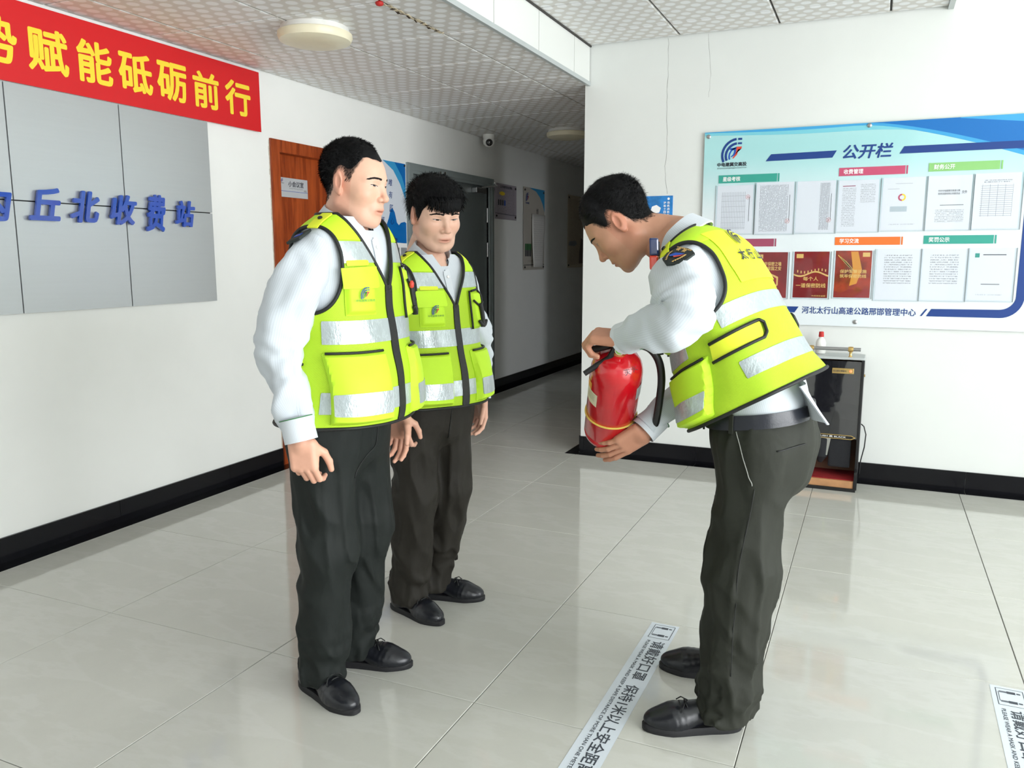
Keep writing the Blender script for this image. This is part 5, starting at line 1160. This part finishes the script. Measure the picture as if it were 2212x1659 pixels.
# ================================================================== the people
def wave_disp(seed, amp, elbow=.5, an=(1, 1, 1)):
    n1, n2 = Nz(seed, 26), Nz(seed + 1, 60)
    def f(p, t, ang):
        p = p.astype('f4'); e = math.exp(-((t - elbow) / .16) ** 2)
        b = n2(p); return -amp * 2.4 * (np.abs(n1(p)) - .6) - amp * .8 * np.abs(b) + .0045 * e * np.sin(t * 60 + 2.2 * np.sin(ang + seed) + 1.5 * b)
    return f
def build_person(sp):
    skin = s2l(*sp['skin']); A = axes(*sp['head'][1]); hp = sp['head'][0]
    parts = []; me = bpy.data.meshes.new('person'); body = bpy.data.objects.new('person', me); COL.objects.link(body); body.location = (*sp['loc'], 0); body.rotation_euler = (0, 0, R(sp['alpha']))
    tag(body, sp['label'], 'person', 'people in lime safety vests')
    hv, hf, hc = make_head(body, hp, A * sp.get('hs', 1.), skin, sp['kw'], sp['hair'], sp.get('gaze', 0), sp.get('lid', .55)); parts.append((hv, hf)); cols = [hc]
    for hnd in sp['hands']:
        v, f = make_hand(*hnd['frame'], hnd['curl'], hnd.get('thumb'), hnd.get('spread', 4.), hnd.get('sc', 1.)); parts.append((v, f)); c = np.tile(V(*skin) * V(1.0, .92, .90), (len(v), 1)); cols.append(c)
    # slim inner body that carries head and hands inside the clothes
    J = sp['arms']; st = sp['shirt']; c0 = np.array(st[2][1]); c1 = np.array(st[len(st) // 2][1]); nb_ = np.array(sp['neck'])
    def inner(P):
        d = smin(cone(P, c0, c1, .07, .075), cone(P, c1, nb_, .075, .045), .04)
        for a in J.values(): d = smin(d, np.minimum(cone(P, a[0], a[1], .03, .02), cone(P, a[-2], a[-1], .018, .018)), .03)
        for l, _ in sp['legs']: d = smin(d, np.minimum(cone(P, l[0], l[1], .055, .045), cone(P, l[1], l[2], .045, .03)), .03)
        tq = nb_ + np.array(sp.get('throat', (.030, 0, -.06))); d = smin(d, cone(P, nb_, tq, .056, .046), .02)
        return smin(d, cone(P, nb_, V(*hp) + A @ V(-.035, 0, -.12), .052, .05), .03)
    pts = np.array([p for a in J.values() for p in a] + [p for l, _ in sp['legs'] for p in l] + [nb_, hp]); v, f = surfnet(inner, pts.min(0) - .13, pts.max(0) + .08, .016); parts.append((v, f)); cols.append(np.tile(V(*skin), (len(v), 1)))
    v, f = join(parts); m2 = np_mesh('person', v, f, col=np.concatenate(cols)); m2.materials.append(M['skin']); m2.polygons.foreach_set('use_smooth', [True] * len(m2.polygons)); body.data = m2; bpy.data.meshes.remove(me)
    # shirt
    n1 = Nz(sp['seed'], 22); S0 = Surf(st, 90, 80, disp=lambda P, s: .004 * n1(P), h1=1.466)
    vs, fs, us = [], [], []; o = 0
    nh, nt = S0.h.shape; idx = np.arange(nh * nt).reshape(nh, nt); q = np.stack([idx[:-1, :-1], idx[:-1, 1:], idx[1:, 1:], idx[1:, :-1]], -1).reshape(-1, 4); vv = np.clip((S0.h[:, :1] - 1.395) * .62, 0, 1); inr = np.abs(S0.s) < vv; P0 = S0.P.copy()
    for i in range(nh):
        if vv[i, 0] > 0:
            for j in np.nonzero(inr[i])[0]: P0[i, j] = S0.at((1 if S0.s[i, j] >= 0 else -1) * vv[i, 0], S0.h[i, 0])
    S0.P = P0; q = q[~inr.ravel()[q].all(1)]; vs.append(S0.P.reshape(-1, 3)); fs.append(q); us.append(np.column_stack([S0.s.ravel(), S0.h.ravel()])); o = nh * nt
    for k, a in J.items():
        v, f, u = sleeve(a, sp['rad'][k], disp=wave_disp(sp['seed'] + len(k) + ord(k[0]), .0055, sp.get('elbow', .5))); vs.append(v); fs.append(f + o); us.append(u); o += len(v)
    sh = link(np_mesh('shirt', np.concatenate(vs), np.concatenate(fs), np.concatenate(us)), 'shirt', 'shirt', body, smooth=True, local=True)
    for k, a in J.items():
        e, w_ = np.array(a[-2]), np.array(a[-1]); d = (w_ - e) / np.linalg.norm(w_ - e); r = sp['rad'][k][-1]; r = r[1] if isinstance(r, tuple) else r
        p0 = w_ - d * .052; v, f, u = sleeve([p0, p0 + d * .03, w_ + d * .016], [r + .0025, r + .003, r + .0035], 28, 10); cu = link(np_mesh('cuff', v, f, u), 'cuff', 'cuffw', sh, smooth=True, local=True)
        ux = np.cross(d, [.3, .9, .2]); ux /= np.linalg.norm(ux); uy = np.cross(d, ux); MB().tube([tuple(p0 + d * .002 + (ux * math.cos(t_) + uy * math.sin(t_)) * (r + .0042)) for t_ in np.linspace(0, 2 * math.pi, 29)[:-1]], .0014, 5, closed=True).build('cuff_stitching', 'green_thread', sh, local=True)
    collar(sh, sp['collar'][0], axes(*sp['collar'][1]), sp.get('collar_r', .064))
    pl = [tuple(S0.at(0, h_, .004)) for h_ in np.linspace(1.10, 1.44, 14)]; sp.get('noplacket') or S0.patch('button_placket', 'cuffw', sh, lambda s: np.minimum(np.minimum(.016 - np.abs(s.s), s.h - .95), 1.41 - s.h), .004, .003)
    for h_ in (1.20, 1.29, 1.38): MB().lathe([(.0055, 0), (.0055, .002), (.003, .003)], 10, S0.at(0, h_, .005), S0.nrm(0, h_)).build('shirt_button', 'white_pl', sh, smooth='a', local=True)
    # vest, trousers, shoes
    n2, n3 = Nz(sp['seed'] + 3, 15), Nz(sp['seed'] + 4, 38); S = Surf(sp['vest'], 190, 140, disp=lambda P, s: (.0055 * n2(P) + .0025 * n3(P)) * np.clip((1.45 - s.h.ravel()) / .1, .1, 1))
    ve = vest(body, S, sp.get('pshift', 0.))
    trs = trousers(body, sp['tr'], sp['waist'], sp['legs'], sp['seed'] + 7)
    for p, yw, lo in sp['feet']: shoe(body, p, yw, sc_=sp.get('shoe', 1.), loafer=lo)
    return body, sh, ve, S, trs
REL = ((22, 24, 14), (24, 28, 16), (28, 30, 18), (34, 32, 18))
HAIRLINE = [(0, .070), (.35, .073), (.62, .076), (.80, .070), (.98, .046), (1.12, .020), (1.26, .000), (1.40, .006), (1.52, .028), (1.72, .034), (1.92, .008), (2.10, -.036), (2.5, -.064), (3.15, -.070)]
SH = [(.80, .172, .112, .112), (.90, .180, .122, .112), (1.00, .182, .126, .110), (1.10, .182, .126, .112), (1.20, .188, .124, .118), (1.30, .192, .116, .122), (1.37, .190, .102, .114), (1.415, .176, .084, .100), (1.445, .145, .068, .084), (1.47, .100, .058, .070), (1.50, .066, .054, .060)]
VO = [(.80, .066), (.88, .062), (.95, .050), (1.05, .034), (1.15, .024), (1.30, .018), (1.40, .013), (1.50, .010)]
def upright(lean, k=1.0, zk=1.0, vest_=False, belly=0.):
    out = []
    for h, a, bf, bb in SH:
        o = np.interp(h, [x for x, _ in VO], [y for _, y in VO]) if vest_ else 0
        if h < (.84 if vest_ else .88): h = .84 if vest_ else .895
        if vest_ is False and h == .90: continue
        out.append((h, (np.interp(h, [.8, 1.0, 1.2, 1.35, 1.5], lean), 0, h * zk), a * k + o, bf * k + o + belly * math.exp(-((h - .98) / .15) ** 2), bb * k + o * .9, 0, 0))
    return out
def insignia(root, p, x_, w_=.05, h_=.062):
    ok, c, n, _ = root.closest_point_on_mesh(Vector(p)); n = V(*n); p = V(*c) + n * .002; x_ = V(*x_); x_ = x_ - n * (x_ @ n); x_ /= np.linalg.norm(x_); y_ = np.cross(n, x_)
    MB().obox(p, (x_, y_, n), (w_ / 2, h_ / 2, .004)).build('epaulette', 'badge', root, bevel=.002, local=True); MB().obox(p + n * .0045, (x_, y_, n), (w_ * .25, h_ * .12, .0008)).build('epaulette_mark', 'p_blue', root, local=True)
M['badge'] = pbr('dark_badge_cloth', (.012, .018, .016), .7)
# ---------------------------------------------------------------- man standing in front
lean = (.012, .03, .045, .05, .066)
P1 = dict(label='man in front with short faded hair and charcoal trousers, arms hanging, seen nearly in profile', loc=(-1.50, 2.04), alpha=0, seed=11, skin=(222, 176, 152),
          hs=.965, head=((.088, 0, 1.602), (9, 3, 0)), kw=dict(w=.99, neck=(-.055, 0, -.19)), neck=(.05, 0, 1.475), gaze=-1, lid=.42,
          hair=dict(line=HAIRLINE, mass=[(0, .070), (.35, .073), (.62, .077), (.80, .074), (.98, .058), (1.12, .042), (1.26, .034), (1.40, .034), (1.52, .042), (1.72, .044), (1.92, .026), (2.10, -.008), (2.5, -.040), (3.15, -.050)], stubble=7000, thick=(.0004, .017), fade=.10, front=.006, seed=3, n=20000, comb=(.8, 0, .25), lift=.45, len=.012, scalp=.86, mess=.2),
          shirt=upright(lean, 1.0, 1.026), vest=upright(lean, 1.0, 1.026, True, .03), collar=((.052, 0, 1.492), (22, -2, 0)), collar_r=.066,
          arms=dict(R=[(.05, -.140, 1.412), (.042, -.208, 1.335), (-.004, -.250, 1.12), (.056, -.256, .896)], L=[(.05, .140, 1.412), (.042, .208, 1.335), (.012, .264, 1.12), (.062, .240, .886)]),
          rad=dict(R=[(0, .064), (.10, .070), (.25, .069), (.36, .068), (.46, .060), (.50, .050), (.58, .043)], L=[(0, .064), (.10, .070), (.25, .068), (.36, .064), (.46, .054), (.50, .047), (.58, .042)]), elbow=.62,
          hands=[dict(frame=((.058, -.256, .886), (.10, .02, -1), (1, .2, 0), (.30, -.95, 0)), curl=((36, 44, 22), (40, 48, 24), (43, 50, 24), (46, 50, 24)), sc=1.0, spread=1.2),
                 dict(frame=((.064, .240, .878), (.10, -.05, -1), (1, 0, 0), (.0, 1, 0)), curl=REL, sc=.98, spread=2)],
          waist=((.006, 0, .988), .182, .132, 0, 0), tr='tr1',
          legs=[([(.004, -.085, .86), (.008, -.088, .50), (-.055, -.058, .08)], (.104, .088, .080)), ([(.004, .085, .86), (.012, .105, .50), (-.055, .118, .08)], (.104, .088, .080))],
          feet=[((-.014, -.088, 0), -17, False), ((-.012, .146, 0), 18, False)])
b1, sh1, ve1, S1, T1 = build_person(P1)
insignia(sh1, (.042, -.23, 1.50), (1, 0, .1)); insignia(sh1, (.042, .23, 1.50), (1, 0, 0))
MB().lathe([(.0, -.012), (.007, -.008), (.008, .004), (.004, .012)], 10, S1.at(.10, 1.27, .03), (0, 0, 1)).build('clip', 'p_lred', ve1, smooth=True, local=True)
MB().lathe([(.008, 0), (.008, .004), (.005, .005)], 12, (.136, .028, .945), (1, .1, 0)).build('trouser_button', 'black', b1, smooth='a', local=True)
# ---------------------------------------------------------------- man behind him
lean = (-.005, .0, .005, .005, .012); zk = .955
H2 = [(0, .062), (.35, .062), (.62, .060), (.80, .052), (.98, .030), (1.12, .006), (1.26, -.012), (1.40, -.004), (1.52, .020), (1.72, .026), (1.92, -.004), (2.10, -.046), (2.5, -.066), (3.15, -.072)]
P2 = dict(label='man with a thick black fringe and olive brown trousers standing behind the other vested man', loc=(-1.53, 2.68), alpha=-18, seed=29, skin=(224, 182, 160),
          head=((.030, 0, 1.545), (17, -15, 2)), kw=dict(w=1.06, neck=(-.075, 0, -.17)), neck=(.0, 0, 1.37), gaze=0, lid=.34,
          hair=dict(line=H2, thick=(.003, .026), fade=.06, front=.004, seed=9, n=9000, comb=(.8, .1, -.3), lift=.3, len=.026, scalp=.9, fringe=230, fr_z=.034, mess=.2, droop=.3),
          shirt=upright(lean, .94, zk), vest=upright(lean, .94, zk, True, .018), collar=((.008, 0, 1.402), (24, -4, 0)), collar_r=.062,
          arms=dict(R=[(.0, -.130, 1.312), (-.004, -.192, 1.245), (.0, -.250, 1.06), (.078, -.238, .846)], L=[(.0, .130, 1.312), (-.004, .192, 1.245), (-.004, .250, 1.06), (.030, .232, .840)]),
          rad=dict(R=[(0, .060), (.10, .065), (.25, .063), (.36, .060), (.45, .053), (.49, .046), (.56, .040)], L=[(0, .060), (.10, .065), (.25, .063), (.36, .058), (.45, .051), (.49, .045), (.56, .040)]), elbow=.62,
          hands=[dict(frame=((.080, -.238, .838), (.12, .03, -1), (1, .2, 0), (.5, -.85, 0)), curl=((34, 42, 22), (40, 46, 24), (43, 48, 24), (46, 48, 24)), sc=.96, spread=1.5),
                 dict(frame=((.030, .232, .832), (.08, -.05, -1), (1, 0, 0), (.1, 1, 0)), curl=((26, 28, 16), (30, 32, 18), (34, 36, 20), (38, 36, 20)), sc=.96, spread=2)],
          waist=((-.008, 0, .925), .170, .124, 0, 0), tr='tr2',
          legs=[([(-.008, -.08, .82), (-.004, -.092, .48), (-.052, -.094, .08)], (.099, .083, .077)), ([(-.008, .08, .82), (-.0, .088, .48), (-.075, .072, .08)], (.099, .083, .077))],
          feet=[((-.006, -.098, 0), 3, False), ((-.026, .104, 0), 34, False)], shoe=.97)
b2, sh2, ve2, S2, T2 = build_person(P2)
# ---------------------------------------------------------------- man bending over the extinguisher
CP = [(.80, (-.055, 0, .835), 2, -8), (.90, (-.046, 0, .952), 9, -9), (1.00, (-.032, 0, 1.02), 14, -10), (1.10, (-.002, 0, 1.115), 21, -11), (1.20, (.036, 0, 1.205), 27, -12), (1.30, (.085, 0, 1.295), 33, -13), (1.37, (.122, 0, 1.352), 37, -13), (1.415, (.148, 0, 1.386), 40, -13), (1.445, (.168, 0, 1.408), 42, -12), (1.47, (.186, 0, 1.425), 44, -10), (1.50, (.210, 0, 1.448), 46, -6)]
VP = {.84: ((-.076, 0, .965), 30), .90: ((-.050, 0, 1.003), 30), 1.00: ((-.012, 0, 1.068), 31), 1.10: ((.022, 0, 1.138), 32), 1.20: ((.056, 0, 1.212), 32), 1.30: ((.092, 0, 1.292), 34)}
shirt3 = []; vest3 = []
for (h, c, p, y), (_, a, bf, bb) in zip(CP, SH):
    if h > .85: shirt3.append((h, c, a, bf, bb + (.024 if .85 < h < 1.05 else 0), p, y))
    o = np.interp(h, [x for x, _ in VO], [q for _, q in VO]); hv = .84 if h == .80 else h
    if hv in VP: c, p = VP[hv]
    vest3.append((hv, c, a + o, bf + o + (.050 if hv < 1.15 else .03 if hv < 1.25 else 0), bb + o + (.010 if hv < 1.15 else 0), p, y))
H3 = [(0, .066), (.35, .066), (.62, .062), (.80, .056), (.98, .038), (1.12, .016), (1.26, -.004), (1.40, .004), (1.52, .026), (1.72, .034), (1.92, .006), (2.10, -.038), (2.5, -.062), (3.15, -.068)]
P3 = dict(label='man in olive green trousers bending forward to hold the red extinguisher', loc=(-.33, 2.40), alpha=180, seed=47, skin=(196, 146, 120), noplacket=True, throat=(.03, 0, -.03), pshift=.07,
          head=((.385, 0, 1.487), (48, 8, 0)), kw=dict(w=1.04, neck=(-.092, 0, -.16), lo=(-.17, -.105, -.21)), neck=(.20, 0, 1.44), gaze=0, lid=.36,
          hair=dict(line=H3, stubble=5000, mass=[(a, b + (.014 if a > .9 else 0)) for a, b in H3], thick=(.0018, .024), fade=.09, front=.006, seed=21, n=20000, comb=(.9, 0, -.1), lift=.35, len=.014, scalp=.86, mess=.2),
          shirt=shirt3, vest=vest3, collar=((.196, 0, 1.442), (47, -4, 0)), collar_r=.066,
          arms=dict(L=[(.135, .120, 1.368), (.160, .185, 1.350), (.112, .330, 1.240), (.292, .232, 1.170)], R=[(.10, -.13, 1.36), (.105, -.16, 1.30), (.125, -.06, 1.045), (.272, .054, .882)]),
          rad=dict(L=[(0, .064), (.08, .072), (.18, .074), (.27, .072), (.38, .064), (.44, .050), (.50, .041)], R=[(0, .060), (.10, .066), (.25, .064), (.36, .060), (.46, .054), (.52, .046), (.60, .040)]), elbow=.5,
          hands=[dict(frame=((.297, .230, 1.166), (.93, -.02, .06), (0, -1, .2), (.1, .28, .95)), curl=((48, 66, 40), (52, 70, 42), (54, 70, 42), (54, 66, 40)), thumb=((.55, .62, -.55), (.8, .1, -.6), (.85, -.15, -.5)), sc=1.0, spread=1.5),
                 dict(frame=((.274, .062, .874), (.805, .07, -.59), (.03, -.77, -.49), (-.30, .79, -.50)), curl=((12, 14, 8), (14, 16, 10), (14, 18, 10), (14, 18, 10)), sc=1.0, spread=3)],
          waist=((-.050, 0, .958), .178, .136, 8, -10), tr='tr3',
          legs=[([(-.044, .085, .86), (-.028, .100, .48), (-.004, .108, .08)], (.098, .096, .092)), ([(-.040, -.085, .86), (.015, -.130, .47), (.035, -.182, .08)], (.098, .092, .086))],
          feet=[((.082, .143, 0), 25, False), ((.112, -.190, 0), 4, True)], shoe=1.02)
b3, sh3, ve3, S3, T3 = build_person(P3)
back_print(S3, ve3)
# belt
SB = Surf([(0., (-.051, 0, .925), .182, .140, .140, 8, -10), (.02, (-.049, 0, .945), .182, .140, .140, 8, -10), (.04, (-.047, 0, .964), .181, .139, .139, 8, -10)], 120, 9)
be = SB.patch('belt', 'belt', b3, lambda s: np.full(s.h.shape, .01), .006, .006)
MB().obox(SB.at(0, .02, .008), (SB.nrm(0, .02), (0, 1, 0), (0, 0, 1)), (.004, .022, .020)).build('buckle', 'steel', be, bevel=.002, local=True)
for a in (.10, .24, -.10, -.24): MB().obox(SB.at(a, .018, .008), (SB.nrm(a, .02), np.cross((0, 0, 1), SB.nrm(a, .02)), (0, 0, 1)), (.003, .006, .027)).build('belt_loop', 'tr3', be, bevel=.001, local=True)
# loose shirt tail
n = 10; vs = []; uv = []
A_, B_, C_, D_ = V(-.120, .02, 1.06), V(-.165, .155, 1.05), V(-.232, .115, .945), V(-.150, .03, .955)
for k in (0, 1):
    for j in range(n + 1):
        for i in range(n + 1):
            a, b = i / n, j / n; p = (A_ * (1 - a) + B_ * a) * (1 - b) + (D_ * (1 - a) + C_ * a) * b; p = p + V(-.030, .012, 0) * math.sin(a * math.pi) * (1 - .4 * b) + V(-.012, 0, 0) * math.sin(a * 9) * b + V(.003, 0, 0) * k; vs.append(p); uv.append((a * .12, b * .1))
m_ = (n + 1) ** 2; q = [(j * (n + 1) + i, j * (n + 1) + i + 1, (j + 1) * (n + 1) + i + 1, (j + 1) * (n + 1) + i) for j in range(n) for i in range(n)]; q = q + [tuple(m_ + x for x in reversed(c)) for c in q]
link(np_mesh('shirt_tail', np.array(vs), np.array(q), np.array(uv)), 'shirt_tail', 'shirt', sh3, smooth=True, local=True)
# sleeve badge (shield) and clip-on shoulder light
ctr = V(.148, .262, 1.352); ax_ = V(-.048, .14, -.11); ax_ /= np.linalg.norm(ax_); nrm_ = V(-.12, .70, .62); nrm_ /= np.linalg.norm(nrm_); ok_, cl_, cn_, _ = sh3.closest_point_on_mesh(Vector(V(.160, .30, 1.46))); ctr = V(*cl_) - V(*cn_) * .002; nrm_ = V(*cn_) + nrm_ * .6; nrm_ /= np.linalg.norm(nrm_); yb = V(-.35, -.25, .9); yb = yb - nrm_ * (yb @ nrm_); yb /= np.linalg.norm(yb); xb = np.cross(yb, nrm_)
shield = [(-.034, .030), (-.018, .038), (0, .040), (.018, .038), (.034, .030), (.037, .0), (.030, -.026), (.0, -.042), (-.030, -.026), (-.037, .0)]
def bent(poly_, off): return [tuple(ctr + xb * a + yb * b + nrm_ * (off - (a * a + b * b) * 4.0)) for a, b in poly_]
mb = MB(); pv = bent([(0, 0)] + shield, .0065) ; mb.add(pv, [(0, i, i + 1 if i < 10 else 1) for i in range(1, 11)]); pv2 = bent([(0, 0)] + shield, .001); mb.add(pv2, [(0, i + 1 if i < 10 else 1, i) for i in range(1, 11)])
for i in range(1, 11): j = i + 1 if i < 10 else 1; mb.add([pv[i], pv[j], pv2[j], pv2[i]], [(3, 2, 1, 0)])
bd = mb.build('sleeve_badge', 'badge', sh3, local=True)
def bpoly(pts, m, name): MB().add(bent(pts, .0077), [tuple(range(len(pts)))]).build(name, m, bd, local=True)
bpoly([(-.018, -.012), (-.006, .002), (.008, .006), (.020, .010), (.012, -.002), (.002, -.010), (-.010, -.016)], 'p_blue', 'badge_emblem'); bpoly([(-.002, -.012), (.012, -.004), (.020, .006), (.016, -.006), (.004, -.016)], 'p_lred', 'badge_emblem')
for k in range(7):
    for sg in (-1, 1):
        t = k / 6; a0 = sg * (.028 - .012 * t * t - .004); b0 = .006 - .034 * t; bpoly([(a0 - .003, b0 - .003), (a0 + .003, b0 - .002), (a0 + .001, b0 + .004)], 'p_gold', 'badge_laurel')
for ch, a0 in (('收', -.016), ('费', .004)): text(ch, ctr + xb * a0 + yb * .012 + nrm_ * .0074, xb, yb, .012, .012, 'badge_character', 'p_gold', bd, bold=.02, local=True)
text('中电建冀交高投', ctr + xb * -.026 + yb * .026 + nrm_ * .0052, xb, yb, .052, .006, 'badge_character', 'p_gold', bd, bold=.02, local=True)
M['lamp_blue'] = pbr('blue_lens', (.004, .02, .10), .08, coat=.8); M['lamp_red'] = pbr('red_lens', (.75, .06, .03), .15, coat=.6)
u_ = V(.0, .0, 1); q0 = V(.240, .150, 1.40)
cl = MB().obox(q0 + u_ * .018, ((1, .25, 0), (-.25, 1, 0), (0.05, 0, 1)), (.013, .010, .024)).build('shoulder_light', 'lamp_blue', ve3, bevel=.005, local=True)
MB().obox(q0 + V(-.001, 0, -.026), ((1, .25, 0), (-.25, 1, 0), (.05, 0, 1)), (.012, .009, .020)).build('light_lens', 'lamp_red', cl, bevel=.005, local=True); MB().obox(q0 + V(-.012, -.006, .012), ((1, .25, 0), (-.25, 1, 0), (.05, 0, 1)), (.004, .006, .02)).build('light_clip', 'black', cl, bevel=.002, local=True)
M['lanyard'] = pbr('pale_strap', s2l(214, 226, 200), .6); MB().tube([tuple(q0 + V(-.004, -.008, -.04)), tuple(q0 + V(-.003, -.006, -.08)), tuple(q0 + V(-.008, -.01, -.13)), tuple(q0 + V(-.02, -.02, -.19))], .006, 6).build('light_strap', 'lanyard', cl, smooth=True, local=True)
# trouser seams
T1.name; seam(b1, T1, [(.13, -.005, .93), (.13, -.006, .824), (.13, -.036, .773), (.13, -.05, .726)], .0016, push=(.02, 0, 0)); seam(b2, T2, [(.12, -.012, .87), (.12, -.015, .746), (.12, -.033, .669)], .0016, push=(.02, 0, 0))
M['pale_thread'] = pbr('pale_thread', s2l(150, 152, 146), .7)
seam(b3, T3, [(-.008, .15, .924), (-.02, .17, .851), (-.038, .18, .803), (-.068, .19, .769)], .0014, 'pale_thread', 'pocket_seam', push=(0, .05, 0))
seam(b3, T3, [(-.11, .15, .877), (-.191, .08, .894)], .0020, 'pipe', 'back_pocket', push=(-.02, .05, 0)); seam(b3, T3, [(-.078, .19, .758), (-.038, .17, .5), (-.037, .17, .222)], .0012, 'pipe', 'side_seam', push=(0, .05, 0))
# ================================================================== fire extinguisher held by the bending man
def w3(p): return Vector((-.33 - p[0], 2.40 - p[1], p[2]))
ax3 = Vector((.247, -.553, .78)).normalized(); c0 = w3((.412, -.010, .838))
M['ext_red'] = pbr('red_enamel', s2l(196, 14, 28), .22, coat=.7, var=.10, vs=12); M['label_w'] = doc_mat('extinguisher_label', 'page', (226, 218, 190), (120, 110, 90)); M['label_s'] = doc_mat('silver_label', 'x', (170, 172, 174), (120, 122, 124)); M['rubber_y'] = pbr('yellow_band', s2l(216, 184, 84), .6); M['gauge'] = pbr('green_gauge', s2l(150, 196, 90), .3)
t = thing('fire_extinguisher', 'red fire extinguisher with a yellow band tilted in the bending man\'s hands', 'fire extinguisher', tuple(c0))
r = .0765; L = .305; camd = Vector((.30, -.95, 0)); side = (camd - ax3 * camd.dot(ax3)).normalized(); tng = ax3.cross(side)
def onc(h, ang, off=0.): return c0 + ax3 * h + (side * math.cos(R(ang)) + tng * math.sin(R(ang))) * (r + off)
prof = [(.0, .004), (r * .80, .0), (r * .86, .0), (r * .97, .010), (r, .022), (r, .030), (r - .0015, .033), (r, .036), (r, L - .03), (r * .985, L - .008), (r * .93, L + .012), (r * .80, L + .030), (r * .60, L + .043), (r * .40, L + .050), (.022, L + .054), (.022, L + .060)]
MB().lathe(prof, 56, c0, ax3, side).build('cylinder', 'ext_red', t, smooth='a')
MB().lathe([(.020, L + .056), (.024, L + .060), (.024, L + .070), (.018, L + .073), (.016, L + .092), (.02, L + .095), (.02, L + .112), (.012, L + .116)], 24, c0, ax3, side).build('valve', 'brass', t, smooth='a')
gc = c0 + ax3 * (L + .082) + side * .018; gd = (side * .8 + ax3 * .6).normalized()
MB().lathe([(.010, 0), (.0145, .002), (.0145, .010), (.013, .012)], 22, gc, gd).build('gauge_case', 'chrome', t, smooth='a'); MB().lathe([(.012, .0122), (.012, .0128)], 22, gc, gd).build('gauge_face', 'gauge', t)
vt = c0 + ax3 * (L + .105)
MB().tube([vt, w3((.345, .205, 1.108)), w3((.380, .212, 1.085)), w3((.414, .222, 1.060))], [.011, .009, .0085, .008], 12).build('carry_handle', 'black', t, smooth='a')
MB().tube([vt + ax3 * .012, w3((.352, .20, 1.140)), w3((.398, .205, 1.128))], [.011, .010, .011], 12).build('squeeze_lever', 'black', t, smooth='a')
hp_ = np.array([(.300, .175, 1.135), (.270, .150, 1.140), (.245, .125, 1.125), (.226, .110, 1.090), (.220, .10, 1.04), (.226, .09, .98), (.236, .08, .92), (.250, .06, .87)]); hk = np.arange(8.)
MB().tube([w3(p) for p in cr(hk, hp_, np.linspace(0, 7, 40))], .0115, 14).build('hose', 'black', t, smooth='a')
mb = MB(); n = 56; mb.tube([onc(.105 + .012 * math.cos(2 * math.pi * k / n), 360 * k / n, .001) for k in range(n)], .0035, 8, closed=True); mb.build('rubber_band', 'rubber_y', t, smooth=True)
def label(name, m, h0, h1, a0, a1):
    n = 10; vs = [onc(h, a0 + (a1 - a0) * i / n, .0008) for h in (h0, h1) for i in range(n + 1)]; me = np_mesh(name, np.array([tuple(v) for v in vs]), np.array([(i, i + 1, i + n + 2, i + n + 1) for i in range(n)]), np.array([(i / n, k) for k in (0, 1) for i in range(n + 1)])); link(me, name, m, t, smooth=True)
label('paper_label', 'label_w', .185, .235, -82, -38); label('paper_label', M['amber'], .235, .262, -86, -60); label('silver_label', 'label_s', .215, .265, 55, 92)
for i, ch in enumerate('火已'): pass
for a_, h_ in ((28, L + .026), (48, L + .030)):
    p = c0 + ax3 * h_ + (side * math.cos(R(a_)) + tng * math.sin(R(a_))) * (r * .87); nn = (side * math.cos(R(a_)) + tng * math.sin(R(a_))) * .55 + ax3 * .83; xx = tng * math.cos(R(a_)) - side * math.sin(R(a_)); text('灭' if a_ < 40 else '火', p + nn * .006 - xx * .01, xx, nn.cross(xx), .018, .016, 'character', 'p_ink', t)
